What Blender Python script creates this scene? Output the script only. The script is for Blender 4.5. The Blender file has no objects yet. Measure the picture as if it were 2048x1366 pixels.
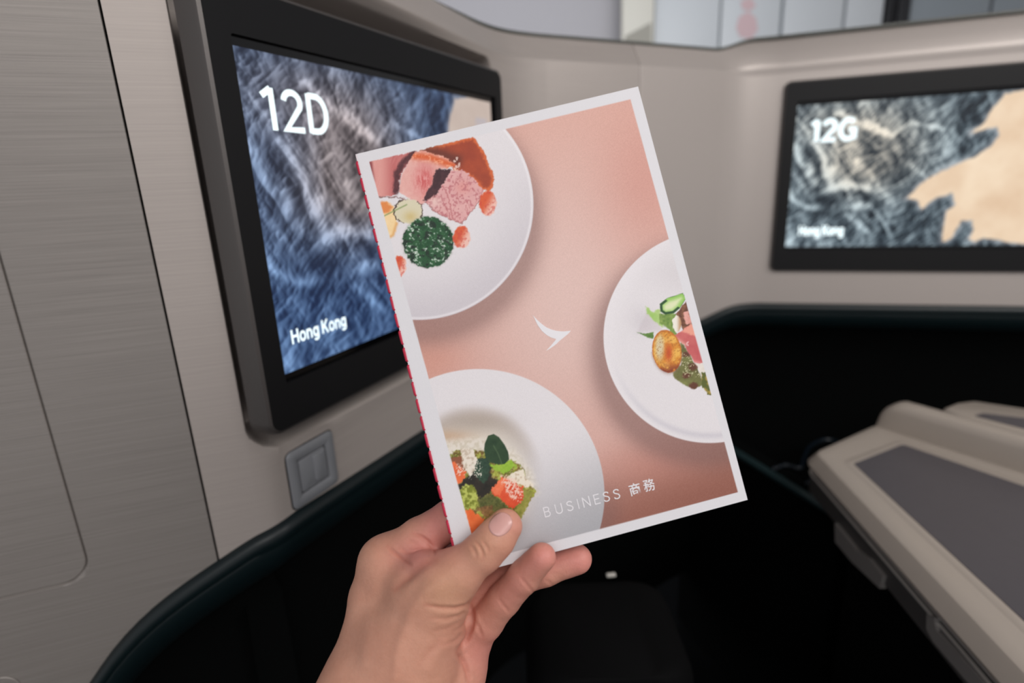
import bpy, math, random
import numpy as np
from mathutils import Vector, Matrix
from mathutils.bvhtree import BVHTree
random.seed(3); rng = np.random.default_rng(5)
scene = bpy.context.scene
COL = scene.collection

# ------------------------------------------------------------------ camera
F = 1133.0                                   # focal length in pixels of the 2048 x 1366 frame
def nrm(v):
    v = np.array(v, float); return v/np.linalg.norm(v)
_down = nrm((176, -4007, -1133)); _fw = np.array([0, 0, -1.0]); _fw = nrm(_fw-_fw@_down*_down)
_up = -_down; _rt = np.cross(_fw, _up)
RC = np.array([_rt, _fw, _up]).T             # camera = RC @ world
CAM = np.array([0, 0, 1.15])
def ray(px, py): return RC.T @ np.array([(px-1024)/F, -(py-683)/F, -1.0])
def at(px, py, d): return CAM+ray(px, py)*d
def onplane(px, py, P0, N):
    r = ray(px, py); return CAM+r*(((np.array(P0)-CAM)@N)/(r@N))
def onz(px, py, z):
    r = ray(px, py); return CAM+r*((z-CAM[2])/r[2])
def proj(P):
    c = (np.asarray(P)-CAM)@RC.T
    return 1024-F*c[..., 0]/c[..., 2], 683+F*c[..., 1]/c[..., 2], -c[..., 2]

cd = bpy.data.cameras.new('camera'); cam = bpy.data.objects.new('camera', cd); COL.objects.link(cam)
cd.sensor_width = 36; cd.lens = F/2048*36; cd.clip_start = 0.02
cam.matrix_world = Matrix.Translation(CAM.tolist()) @ Matrix(RC.T.tolist()).to_4x4()
cd.dof.use_dof = True; cd.dof.focus_distance = 0.316; cd.dof.aperture_fstop = 4.4
scene.camera = cam

# ------------------------------------------------------------------ light
w = bpy.data.worlds.new('world'); scene.world = w; w.use_nodes = True
w.node_tree.nodes['Background'].inputs[0].default_value = (0.64, 0.635, 0.66, 1)
w.node_tree.nodes['Background'].inputs[1].default_value = 0.80
def area(name, loc, target, sx, sy, power, color):
    l = bpy.data.lights.new(name, 'AREA'); l.shape = 'RECTANGLE'; l.size = sx; l.size_y = sy
    l.energy = power; l.color = color
    o = bpy.data.objects.new(name, l); COL.objects.link(o); o.location = loc
    o.rotation_euler = (Vector(target)-Vector(loc)).to_track_quat('-Z', 'Y').to_euler()
area('cabin_light', (1.15, -0.35, 2.18), (0.45, 0.80, 1.10), 1.2, 0.9, 26, (1.0, 0.965, 0.935))
area('cabin_back_light', (0.0, -1.45, 2.15), (0.30, 0.60, 1.10), 1.6, 0.8, 15, (1.0, 0.96, 0.93))
area('cabin_wash_light', (0.4, 1.9, 2.08), (0.6, 2.6, 1.5), 2.4, 0.5, 13, (0.90, 0.94, 1.0))
vs = scene.view_settings
vs.view_transform = 'Standard'; vs.look = 'None'; vs.gamma = 1; vs.exposure = 0.0
vs.use_curve_mapping = False

# ------------------------------------------------------------------ helpers
def s(r, g, b):
    c = np.array([r, g, b])/255.0
    return tuple(np.where(c <= 0.04045, c/12.92, ((c+0.055)/1.055)**2.4).tolist())
def s2l(c): return np.where(c <= 0.04045, c/12.92, ((np.maximum(c, 0)+0.055)/1.055)**2.4)
def mat(name, color, rough=0.5, metal=0.0, noise=0.0, nscale=40, bump=0.0, bscale=300, coat=0.0, sss=0.0, emit=None, spec=None):
    m = bpy.data.materials.new(name); m.use_nodes = True; nt = m.node_tree; b = nt.nodes['Principled BSDF']
    b.inputs['Base Color'].default_value = (*color, 1); b.inputs['Roughness'].default_value = rough
    b.inputs['Metallic'].default_value = metal
    if coat: b.inputs['Coat Weight'].default_value = coat; b.inputs['Coat Roughness'].default_value = 0.12
    if spec is not None: b.inputs['Specular IOR Level'].default_value = spec
    if emit: b.inputs['Emission Color'].default_value = (*emit[0], 1); b.inputs['Emission Strength'].default_value = emit[1]
    tc = nt.nodes.new('ShaderNodeTexCoord')
    if noise:
        n = nt.nodes.new('ShaderNodeTexNoise'); n.inputs['Scale'].default_value = nscale; n.inputs['Detail'].default_value = 5
        nt.links.new(tc.outputs['Object'], n.inputs['Vector'])
        r = nt.nodes.new('ShaderNodeMapRange'); r.inputs['To Min'].default_value = 1-noise; r.inputs['To Max'].default_value = 1+noise
        nt.links.new(n.outputs['Fac'], r.inputs['Value'])
        mx = nt.nodes.new('ShaderNodeVectorMath'); mx.operation = 'SCALE'; mx.inputs[0].default_value = color
        nt.links.new(r.outputs['Result'], mx.inputs['Scale']); nt.links.new(mx.outputs[0], b.inputs['Base Color'])
    if bump:
        n2 = nt.nodes.new('ShaderNodeTexNoise'); n2.inputs['Scale'].default_value = bscale; n2.inputs['Detail'].default_value = 3
        nt.links.new(tc.outputs['Object'], n2.inputs['Vector'])
        bp = nt.nodes.new('ShaderNodeBump'); bp.inputs['Strength'].default_value = bump; bp.inputs['Distance'].default_value = 0.0005
        nt.links.new(n2.outputs['Fac'], bp.inputs['Height']); nt.links.new(bp.outputs[0], b.inputs['Normal'])
    return m
def brushed(name, color, amp, rough=0.42):
    """brushed shell laminate: fine streaks that run along the panel (uv = distance along the wall, height)"""
    m = bpy.data.materials.new(name); m.use_nodes = True; nt = m.node_tree; b = nt.nodes['Principled BSDF']
    b.inputs['Roughness'].default_value = rough; b.inputs['Metallic'].default_value = 0.25
    uv = nt.nodes.new('ShaderNodeUVMap')
    total = None
    for sc, wgt in (((7, 620, 1), .55), ((16, 1500, 1), .45)):
        mp = nt.nodes.new('ShaderNodeMapping'); mp.inputs['Scale'].default_value = sc
        n = nt.nodes.new('ShaderNodeTexNoise'); n.inputs['Scale'].default_value = 1.0; n.inputs['Detail'].default_value = 4
        nt.links.new(uv.outputs[0], mp.inputs[0]); nt.links.new(mp.outputs[0], n.inputs['Vector'])
        k = nt.nodes.new('ShaderNodeMath'); k.operation = 'MULTIPLY'; k.inputs[1].default_value = wgt
        nt.links.new(n.outputs['Fac'], k.inputs[0])
        if total is None: total = k
        else:
            a = nt.nodes.new('ShaderNodeMath'); a.operation = 'ADD'
            nt.links.new(total.outputs[0], a.inputs[0]); nt.links.new(k.outputs[0], a.inputs[1]); total = a
    r = nt.nodes.new('ShaderNodeMapRange'); r.inputs['From Min'].default_value = .3; r.inputs['From Max'].default_value = .7
    r.inputs['To Min'].default_value = 1-amp; r.inputs['To Max'].default_value = 1+amp
    nt.links.new(total.outputs[0], r.inputs['Value'])
    mx = nt.nodes.new('ShaderNodeVectorMath'); mx.operation = 'SCALE'; mx.inputs[0].default_value = color
    nt.links.new(r.outputs['Result'], mx.inputs['Scale']); nt.links.new(mx.outputs[0], b.inputs['Base Color'])
    bp = nt.nodes.new('ShaderNodeBump'); bp.inputs['Strength'].default_value = amp*1.2; bp.inputs['Distance'].default_value = 0.0004
    nt.links.new(total.outputs[0], bp.inputs['Height']); nt.links.new(bp.outputs[0], b.inputs['Normal'])
    return m
def inkmat(name, rough=0.5, emit=0.0, spec=0.3):
    m = bpy.data.materials.new(name); m.use_nodes = True; nt = m.node_tree; b = nt.nodes['Principled BSDF']
    a = nt.nodes.new('ShaderNodeAttribute'); a.attribute_name = 'ink'
    b.inputs['Roughness'].default_value = rough; b.inputs['Specular IOR Level'].default_value = spec
    if emit:
        b.inputs['Base Color'].default_value = (0.01, 0.01, 0.01, 1)
        nt.links.new(a.outputs['Color'], b.inputs['Emission Color']); b.inputs['Emission Strength'].default_value = emit
    else:
        nt.links.new(a.outputs['Color'], b.inputs['Base Color'])
        tc = nt.nodes.new('ShaderNodeTexCoord'); n2 = nt.nodes.new('ShaderNodeTexNoise'); n2.inputs['Scale'].default_value = 2200
        nt.links.new(tc.outputs['Object'], n2.inputs['Vector'])
        bp = nt.nodes.new('ShaderNodeBump'); bp.inputs['Strength'].default_value = 0.25; bp.inputs['Distance'].default_value = 0.0002
        nt.links.new(n2.outputs['Fac'], bp.inputs['Height']); nt.links.new(bp.outputs[0], b.inputs['Normal'])
    return m
def tag(o, label=None, cat=None, group=None, kind=None):
    if label: o['label'] = label
    if cat: o['category'] = cat
    if group: o['group'] = group
    if kind: o['kind'] = kind
    return o
ORG = {}
def thing(name, label, cat, loc, kind=None, group=None):
    o = bpy.data.objects.new(name, None); COL.objects.link(o); o.location = [float(v) for v in loc]
    o.empty_display_size = 0.02; ORG[o] = np.array(loc, float); return tag(o, label, cat, group, kind)
def obj(name, verts, faces, m, parent=None, smooth=False, uv=None, ink=None, sharp=None):
    V = np.asarray(verts, float)
    org = ORG.get(parent, np.zeros(3)); V = V-org
    me = bpy.data.meshes.new(name)
    if isinstance(faces, np.ndarray):
        nf, k = faces.shape
        me.vertices.add(len(V)); me.vertices.foreach_set('co', V.astype(np.float32).ravel())
        me.loops.add(nf*k); me.loops.foreach_set('vertex_index', faces.astype(np.int32).ravel())
        me.polygons.add(nf); me.polygons.foreach_set('loop_start', np.arange(0, nf*k, k, dtype=np.int32))
        me.update(calc_edges=True)
    else:
        me.from_pydata(V.tolist(), [], faces)
    if uv is not None:
        ul = me.uv_layers.new(name='UVMap'); li = np.zeros(len(me.loops), np.int32); me.loops.foreach_get('vertex_index', li)
        ul.data.foreach_set('uv', np.asarray(uv, np.float32)[li].ravel())
    if ink is not None:
        at_ = me.attributes.new('ink', 'FLOAT_COLOR', 'POINT')
        c = np.ones((len(V), 4), np.float32); c[:, :3] = ink; at_.data.foreach_set('color', c.ravel())
    me.materials.append(m)
    if smooth: me.polygons.foreach_set('use_smooth', np.ones(len(me.polygons), bool))
    if sharp: me.set_sharp_from_angle(angle=math.radians(sharp))
    me.validate(); me.update()
    o = bpy.data.objects.new(name, me); COL.objects.link(o)
    if parent is not None:
        o.parent = parent; ORG[o] = org
    return o
def fixn(o):
    import bmesh
    bm = bmesh.new(); bm.from_mesh(o.data); bmesh.ops.recalc_face_normals(bm, faces=bm.faces); bm.to_mesh(o.data); bm.free(); return o
def gridfaces(nu, nv):
    i = np.arange(nu-1)[:, None]*nv+np.arange(nv-1)[None, :]
    return np.stack([i, i+nv, i+nv+1, i+1], -1).reshape(-1, 4)
def loft(loops, cap0=True, cap1=True, closed=True):
    """loops: list of (n,3) arrays of equal n"""
    n = len(loops[0]); V = np.concatenate(loops); Fc = []
    m = n if closed else n-1
    for k in range(len(loops)-1):
        for i in range(m):
            j = (i+1) % n
            Fc.append((k*n+i, k*n+j, (k+1)*n+j, (k+1)*n+i))
    if closed and cap0: Fc.append(tuple(range(n-1, -1, -1)))
    if closed and cap1: Fc.append(tuple((len(loops)-1)*n+i for i in range(n)))
    return V, Fc
def rrect(u0, u1, z0, z1, r, k=6):
    p = []
    for cx, cy, a0 in ((u1-r, z0+r, -90), (u1-r, z1-r, 0), (u0+r, z1-r, 90), (u0+r, z0+r, 180)):
        for i in range(k+1):
            a = math.radians(a0+90*i/k); p.append((cx+r*math.cos(a), cy+r*math.sin(a)))
    return np.array(p)
def fillet(poly, r, k=6):
    """round the corners of a 2D polygon; r is one radius or one per corner"""
    P = np.array(poly, float); n = len(P); out = []
    rs = r if hasattr(r, '__len__') else [r]*n
    for i in range(n):
        a, b, c = P[i-1], P[i], P[(i+1) % n]
        d1 = nrm(a-b); d2 = nrm(c-b); ang = math.acos(np.clip(d1@d2, -1, 1)); rr = max(rs[i], 1e-5)
        t = rr/math.tan(ang/2); t = min(t, .45*np.linalg.norm(a-b), .45*np.linalg.norm(c-b)); rr = t*math.tan(ang/2)
        cen = b+nrm(d1+d2)*rr/math.sin(ang/2)
        s0 = b+d1*t-cen; s1 = b+d2*t-cen; a0 = math.atan2(s0[1], s0[0]); a1 = math.atan2(s1[1], s1[0])
        da = (a1-a0+math.pi) % (2*math.pi)-math.pi
        for q in range(k+1):
            a_ = a0+da*q/k; out.append(cen+rr*np.array([math.cos(a_), math.sin(a_)]))
    return np.array(out)
def offset2(poly, o):
    P = np.array(poly, float); n = len(P); A = np.sum(P[:, 0]*np.roll(P[:, 1], -1)-np.roll(P[:, 0], -1)*P[:, 1])
    sg = 1 if A > 0 else -1; out = []
    for i in range(n):
        a, b, c = P[i-1], P[i], P[(i+1) % n]
        e1 = nrm(b-a); e2 = nrm(c-b); n1 = np.array([e1[1], -e1[0]])*sg; n2 = np.array([e2[1], -e2[0]])*sg
        m_ = nrm(n1+n2); out.append(b+m_*o/max(m_@n1, .3))
    return np.array(out)
class Frame:
    """upright plane: origin, direction along it, normal towards the viewer"""
    def __init__(self, O, deg):
        h = math.radians(deg); self.O = np.array(O, float)
        self.d = np.array([math.sin(h), math.cos(h), 0]); self.n = np.array([math.cos(h), -math.sin(h), 0])
    def P(self, u, z, o=0.0):
        u = np.asarray(u, float); z = np.asarray(z, float); o = np.asarray(o, float)
        b = np.broadcast_arrays(u, z, o); u, z, o = b
        q = self.O[None]+u.reshape(-1, 1)*self.d+o.reshape(-1, 1)*self.n; q[:, 2] = z.ravel(); return q
def tube(pts, r, k=10, closed=False):
    P = np.array(pts, float); n = len(P); rs = r if hasattr(r, '__len__') else [r]*n; loops = []
    up = np.array([0, 0, 1.0])
    for i in range(n):
        t = nrm(P[min(i+1, n-1)]-P[max(i-1, 0)]); a = np.cross(t, up)
        if np.linalg.norm(a) < 1e-3: a = np.cross(t, [1, 0, 0])
        a = nrm(a); b = np.cross(t, a)
        loops.append(np.array([P[i]+rs[i]*(a*math.cos(q)+b*math.sin(q)) for q in np.linspace(0, 2*math.pi, k, endpoint=False)]))
    return loft(loops)
def smoothpath(pts, n):
    P = np.array(pts, float); m = len(P); out = []
    for q in np.linspace(0, m-1.0001, n):
        i = int(q); t = q-i; p0, p1, p2, p3 = P[max(i-1, 0)], P[i], P[min(i+1, m-1)], P[min(i+2, m-1)]
        out.append(.5*((2*p1)+(-p0+p2)*t+(2*p0-5*p1+4*p2-p3)*t*t+(-p0+3*p1-3*p2+p3)*t**3))
    return np.array(out)
def box(c, sx, sy, sz, bev=0.0, k=3, rz=0):
    h = [(sx/2), (sy/2)]; base = fillet([(-h[0], -h[1]), (h[0], -h[1]), (h[0], h[1]), (-h[0], h[1])], max(bev, 1e-4), k)
    cs, sn = math.cos(rz), math.sin(rz); loops = []
    lv = [(-sz/2, -bev), (-sz/2+bev*.3, -bev*.3), (-sz/2+bev, 0), (sz/2-bev, 0), (sz/2-bev*.3, -bev*.3), (sz/2, -bev)] if bev else [(-sz/2, 0), (sz/2, 0)]
    for z, o in lv:
        fx = (h[0]+o)/h[0]; fy = (h[1]+o)/h[1]; q = base*[fx, fy]
        loops.append(np.column_stack([c[0]+q[:, 0]*cs-q[:, 1]*sn, c[1]+q[:, 0]*sn+q[:, 1]*cs, np.full(len(q), c[2]+z)]))
    return loft(loops)
def textobj(name, body, m, parent, origin, ex, ey, width, height, weight=0.0, skew=1.0, font=None):
    """flat lettering scaled into width x height, converted to a mesh"""
    cu = bpy.data.curves.new(name, 'FONT'); cu.body = body; cu.size = 1; cu.resolution_u = 4; cu.offset = weight
    if font: cu.font = font
    to = bpy.data.objects.new(name, cu); COL.objects.link(to)
    dg = bpy.context.evaluated_depsgraph_get(); me = bpy.data.meshes.new_from_object(to.evaluated_get(dg))
    bpy.data.objects.remove(to); n = len(me.vertices); co = np.zeros(n*3, np.float32); me.vertices.foreach_get('co', co); co = co.reshape(-1, 3)
    if n == 0: return None
    mn, mx = co.min(0), co.max(0); u = (co[:, 0]-mn[0])/(mx[0]-mn[0])*width; v = (co[:, 1]-mn[1])/(mx[1]-mn[1])*height
    V = np.array(origin)[None]+u[:, None]*ex+v[:, None]*ey
    fc = [tuple(p.vertices) for p in me.polygons]
    return obj(name, V, fc, m, parent)
def arc(cx, cy, rx, ry, a0, a1, n=14): return [(cx+rx*math.cos(math.radians(a)), cy+ry*math.sin(math.radians(a))) for a in np.linspace(a0, a1, n)]
GLY = {
 '1': (.42, [[(.03, .80), (.30, .985)], [(.30, 1.0), (.30, 0)]]),
 '2': (.62, [arc(.31, .715, .25, .245, 172, -28)+[(.06, .05), (.62, .05)]]),
 'D': (.68, [[(.05, 0), (.05, 1)], [(.05, .95)]+arc(.27, .5, .34, .45, 90, -90, 18)+[(.05, .05)]]),
 'G': (.76, [arc(.40, .5, .35, .45, 48, 300, 22)+[(.71, .14), (.71, .48), (.44, .48)]]),
 'B': (.62, [[(.05, 0), (.05, 1)], [(.05, .95)]+arc(.34, .74, .20, .21, 90, -90, 10)+[(.05, .53)], [(.05, .53)]+arc(.36, .29, .22, .24, 90, -90, 10)+[(.05, .05)]]),
 'U': (.68, [[(.05, 1), (.05, .32)]+arc(.34, .32, .29, .27, 180, 360, 12)+[(.63, 1)]]),
 'S': (.62, [[(.55, .78), (.48, .91), (.31, .955), (.14, .90), (.08, .77), (.14, .63), (.31, .54), (.48, .45), (.56, .27), (.49, .11), (.31, .045), (.12, .10), (.05, .23)]]),
 'I': (.10, [[(.05, 0), (.05, 1)]]),
 'N': (.68, [[(.05, 0), (.05, 1)], [(.05, .97), (.63, .03)], [(.63, 0), (.63, 1)]]),
 'E': (.54, [[(.05, 0), (.05, 1)], [(.05, .95), (.54, .95)], [(.05, .52), (.50, .52)], [(.05, .05), (.54, .05)]]),
 'H': (.72, [[(.08, 0), (.08, 1)], [(.64, 0), (.64, 1)], [(.08, .52), (.64, .52)]]),
 'K': (.70, [[(.08, 0), (.08, 1)], [(.10, .38), (.64, 1)], [(.28, .58), (.66, 0)]]),
 'o': (.62, [arc(.31, .36, .24, .30, 0, 360, 22)]),
 'n': (.58, [[(.08, 0), (.08, .72)], [(.08, .42)]+arc(.29, .42, .21, .24, 175, 0, 10)+[(.50, 0)]]),
 'g': (.62, [arc(.30, .36, .22, .29, 0, 360, 20), [(.53, .72), (.53, -.02)]+arc(.30, -.04, .23, .17, 0, -150, 10)]),
 ' ': (.16, [])}
def strokes(name, body, m, parent, origin, ex, ey, width, height, sw=.14, gap=.12):
    """lettering built from pen strokes of width sw (in letter heights), one flat mesh for a word"""
    V = []; Fc = []; x0 = 0; lay = []; nk = 0; nv_ = nrm(np.cross(ex, ey)); nv_ = nv_ if nv_@(CAM-np.array(origin)) > 0 else -nv_
    for c in body:
        w_, st_ = GLY[c]
        for pl_ in st_:
            P = np.array(pl_, float)+[x0, 0]; n = len(P); b0 = len(V)
            for i in range(n):
                t0 = nrm(P[i]-P[i-1]) if i > 0 else nrm(P[1]-P[0]); t1_ = nrm(P[i+1]-P[i]) if i < n-1 else t0
                mm = nrm(t0+t1_) if np.linalg.norm(t0+t1_) > .05 else t0; nn_ = np.array([-mm[1], mm[0]])*sw/2/max(mm@t0, .55)
                V += [P[i]+nn_, P[i]-nn_]
            Fc += [(b0+2*i, b0+2*i+1, b0+2*i+3, b0+2*i+2) for i in range(n-1)]; lay += [nk*2e-5]*(2*n); nk += 1
        x0 += w_+gap
    V = np.array(V); mnx, mxx = V[:, 0].min(), V[:, 0].max(); u = (V[:, 0]-mnx)/(mxx-mnx)*width; v = V[:, 1]*height
    return obj(name, np.array(origin)[None]+u[:, None]*ex+v[:, None]*ey+np.array(lay)[:, None]*nv_, Fc, m, parent)
FONT = None
try:
    import os
    FONT = bpy.data.fonts.load(os.path.join(bpy.utils.resource_path('LOCAL'), 'datafiles', 'fonts', 'Inter.woff2'))
except Exception:
    FONT = None

# ---- value noise for the printed and displayed pictures
def vnoise(x, y, seed=0):
    g = np.random.default_rng(seed).random((256, 256)); xi = np.floor(x).astype(int); yi = np.floor(y).astype(int)
    fx = x-xi; fy = y-yi; fx = fx*fx*(3-2*fx); fy = fy*fy*(3-2*fy); a = g[xi % 256, yi % 256]; b = g[(xi+1) % 256, yi % 256]
    c = g[xi % 256, (yi+1) % 256]; d = g[(xi+1) % 256, (yi+1) % 256]
    return (a*(1-fx)+b*fx)*(1-fy)+(c*(1-fx)+d*fx)*fy
def fbm(x, y, o=4, seed=0):
    t = 0; a = .5; n = 0
    for k in range(o):
        t = t+a*vnoise(x*2**k+17*k, y*2**k+31*k, seed+k); n += a; a *= .5
    return t/n
def ridged(x, y, o=4, seed=0):
    t = 0; a = .5; n = 0
    for k in range(o):
        t = t+a*(1-np.abs(2*vnoise(x*2**k+7*k, y*2**k+13*k, seed+k)-1)); n += a; a *= .55
    return t/n
def sstep(e0, e1, x):
    t = np.clip((x-e0)/(e1-e0), 0, 1); return t*t*(3-2*t)
def sdpoly(X, Y, pts):
    P = np.array(pts, float); d = np.full(X.shape, 1e18); sg = np.ones(X.shape); n = len(P)
    for i in range(n):
        a = P[i]; b = P[i-1]; ex, ey = b-a; wx = X-a[0]; wy = Y-a[1]
        t = np.clip((wx*ex+wy*ey)/(ex*ex+ey*ey+1e-12), 0, 1); bx = wx-ex*t; by = wy-ey*t; d = np.minimum(d, bx*bx+by*by)
        c1 = Y >= a[1]; c2 = Y < b[1]; c3 = ex*wy > ey*wx
        sg = np.where((c1 & c2 & c3) | (~c1 & ~c2 & ~c3), -sg, sg)
    return sg*np.sqrt(d)
def dline(X, Y, pts):
    P = np.array(pts, float); d = np.full(X.shape, 1e18)
    for a, b in zip(P[:-1], P[1:]):
        e = b-a; t = np.clip(((X-a[0])*e[0]+(Y-a[1])*e[1])/(e@e), 0, 1); d = np.minimum(d, (X-a[0]-e[0]*t)**2+(Y-a[1]-e[1]*t)**2)
    return np.sqrt(d)
def over(img, mask, col):
    c = np.array(col, float)
    if c.ndim == 1: c = c[None]/255.0
    return img*(1-mask[:, None])+c*mask[:, None]
def mixc(a, b, t): return (np.array(a)[None]*(1-t[:, None])+np.array(b)[None]*t[:, None])/255.0

# ------------------------------------------------------------------ frames measured from the photograph
FL = Frame(at(467, 88, .40), 25.84)                    # face of the left monitor
SH = Frame(FL.O-FL.n*.022, 25.84)                      # shell below it
_B = onplane(535, 950, SH.O, SH.n); LP = Frame(_B, 70.0)       # brushed panel on the far left; s = 0 at B
_K = onplane(1020, 150, SH.O, SH.n); MD = Frame(_K, 63.9)
_L = onplane(1480, 350, MD.O, MD.n); RT = Frame(_L, 107.84)
SK = float(np.linalg.norm((_K-_B)[:2])); SL = SK+float(np.linalg.norm((_L-_K)[:2]))
# plan path of the shell, parameter s = distance along it
def path(sv):
    """position and normal (towards the viewer) along the shell, corners rounded"""
    sv = np.asarray(sv, float); segs = [(LP, _B, 0, .012), (SH, _K, SK, .05), (MD, _L, SL, .05)]
    def raw(q):
        out = np.zeros((len(q), 3))
        for i, v in enumerate(q):
            if v < 0: out[i] = _B+LP.d*v
            elif v < SK: out[i] = _B+SH.d*v
            elif v < SL: out[i] = _K+MD.d*(v-SK)
            else: out[i] = _L+RT.d*(v-SL)
        return out
    P = np.zeros((len(sv), 3)); T = np.zeros((len(sv), 3)); k = 15
    rad = np.full(len(sv), .004)
    for s0, r in ((0, .016), (SK, .085), (SL, .07)):
        rad = np.maximum(rad, r*np.clip(1.6-np.abs(sv-s0)/r, 0, 1))
    for j in np.linspace(-1, 1, k):
        P += raw(sv+rad*j)*(1-abs(j)+1/k)/sum(1-abs(q)+1/k for q in np.linspace(-1, 1, k))
    T = raw(sv+rad+.002)-raw(sv-rad-.002)
    T[:, 2] = 0; T /= np.linalg.norm(T, axis=1)[:, None]; N = np.column_stack([T[:, 1], -T[:, 0], np.zeros(len(T))])
    P[:, 2] = 0; return P, N
zb_s = [-.45, -.30, -.2, -.1614, -.1491, -.1331, -.1135, -.0945, -.0735, -.0496, -.0355, -.0226, -.008, .01, .03, .0600, .0959, .1448, .2016, .245, .48, SK, .925, .952, SL, SL+.04, 1.5, 2.3]
zb_z = [.50, .62, .716, .7606, .7770, .794, .8108, .8235, .8352, .8469, .8537, .8600, .8655, .8682, .8680, .8666, .8651, .8629, .8609, .8594, .8600, .858, .8701, .8766, .891, .8947, .8985, .900]
def zbot(sv): return np.mean([np.interp(np.asarray(sv, float)+d_, zb_s, zb_z) for d_ in np.linspace(-.012, .012, 9)], axis=0)
def refine(lo, hi, step, feats):
    a = set(np.round(np.arange(lo, hi, step), 5).tolist()+[lo, hi])
    for f, wd, st in feats: a |= set(np.round(np.arange(f-wd, f+wd, st), 5).tolist())
    a = np.array(sorted(v for v in a if lo <= v <= hi)); keep = [0]
    for i in range(1, len(a)):
        if a[i]-a[keep[-1]] > 2e-4 or i == len(a)-1: keep.append(i)
    return a[keep]
def sdrr(sv, z, s0, s1, z0, z1, r):
    cx, cz = (s0+s1)/2, (z0+z1)/2; qx = np.abs(sv-cx)-(s1-s0)/2+r; qz = np.abs(z-cz)-(z1-z0)/2+r
    return np.hypot(np.maximum(qx, 0), np.maximum(qz, 0))+np.minimum(np.maximum(qx, qz), 0)-r
def shell_panel(name, ss, tz, disp, m, parent, crown, thick=.012):
    """a panel of the shell: grid over (s, t) with t from the bottom line to the rim, folded over the top, with real thickness at its edges"""
    P, N = path(ss); zb = zbot(ss); V = []; UV = []
    tz = np.asarray(tz)
    for i, sv in enumerate(ss):
        z = zb[i]+(tz-.86)*(1.30-zb[i])/(1.30-.86); z = np.where(tz > 1.30, tz, z)
        o, z2 = crown(sv, z); o = o+disp(np.full(len(z), sv), z)
        col = P[i][None]+o[:, None]*N[i][None]; col[:, 2] = z2; V.append(col); UV.append(np.column_stack([np.full(len(z), sv), z]))
        b0 = col[0]-N[i]*thick; t1 = col[-1]-N[i]*.035; t2 = t1.copy(); t2[2] = col[-1][2]-.03
        V[-1] = np.vstack([b0, col, t1, t2]); UV[-1] = np.vstack([UV[-1][0], UV[-1], UV[-1][-1], UV[-1][-1]])
    V[0:0] = [V[0]-N[0]*thick]; UV[0:0] = [UV[0]]; V.append(V[-1]-N[-1]*thick); UV.append(UV[-1])
    nv = len(V[0]); nu = len(V)
    o = obj(name, np.concatenate(V), gridfaces(nu, nv)[:, ::-1].copy(), m, parent, True, np.concatenate(UV), sharp=38); return o

M_brush_shaded = brushed('shell_brushed_shaded', s(137, 131, 126), .16)  # same finish as the shell strip, base colour darkened to paint in its shade
M_shell = brushed('shell_paint', s(170, 161, 155), .08, .45)
M_plain = mat('shell_paint_plain', s(177, 168, 162), .42, .22, bump=.10, bscale=900)
M_dark = mat('dark_teal_plastic', (.0030, .0085, .0100), .40, spec=.4)
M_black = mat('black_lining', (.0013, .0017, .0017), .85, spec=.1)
M_rimtrim = mat('olive_rim_trim', s(70, 72, 66), .5)
M_groove = mat('groove_black', (.0015, .0015, .0015), .9, spec=.1)

REC = (-.0088, .462, .9455, 1.312)            # recess of the left monitor in (s, z)
def disp_front(sv, z):
    d = sdrr(sv, z, *REC, .016); side = sstep(REC[2]+.03, REC[2]+.004, z)*sstep(REC[0]+.004, REC[0]+.03, sv)
    e0 = .0022+.0095*side; e1 = -.0040-.003*side
    t_ = np.clip((d-e0)/(e1-e0), 0, 1); o = -.040*t_*t_*(3-2*t_)
    o = o+.0012*side*np.exp(-((d-.013)/.006)**2)
    return o
def crown_front(sv, z):
    """upper lip of the shell: visor over the left monitor that dies out at the corner, then the chamfered rim"""
    vis = sstep(SK+.02, SK-.42, sv)*np.ones_like(z); a = .020*vis
    up = sstep(1.305, 1.327, z); o = a*up
    over_ = sstep(1.3225, 1.3265, z)*np.maximum(z-1.3235, 0)/.0365
    o = o-.021*over_; return o, z+0*z
def crown_left(sv, z): return -.03*sstep(1.33, 1.36, z), z
def crown_right(sv, z):
    b = sstep(SL-.06, SL+.02, sv)
    hi = 1.378-1.360
    z2 = z+b*np.where(z > 1.32, (z-1.32)/.04*hi, 0)
    q = np.clip((z-1.3235)/.0365, 0, 1)
    o1 = -.021*sstep(1.3225, 1.3265, z)*q
    o2 = .0022*sstep(1.314, 1.330, z)-.030*q**1.6
    return o1*(1-b)+o2*b, z2

tz = refine(.86, 1.36, .012, [(.862, .003, .0015), (.945, .016, .0016), (1.312, .012, .0016), (1.3245, .006, .0012), (1.35, .01, .004)])
wl = thing('wall_left', 'far left brushed grey-beige seat shell panel with recessed access door', 'wall', (*_B[:2]-LP.d[:2]*.1, 0), 'structure')
DOOR = (-.60, -.1400, .8572, 1.60)
def disp_left(sv, z):
    return -.0028*sstep(.0012, -.0004, sdrr(sv, z, *DOOR, .020))-.0008*sstep(-.0525, -.0502, sv)*0
ssl = refine(-.42, -.0506, .01, [(-.140, .004, .0006), (-.150, .016, .002), (-.051, .0015, .0005)])
tzl = refine(.86, 1.36, .01, [])
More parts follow.
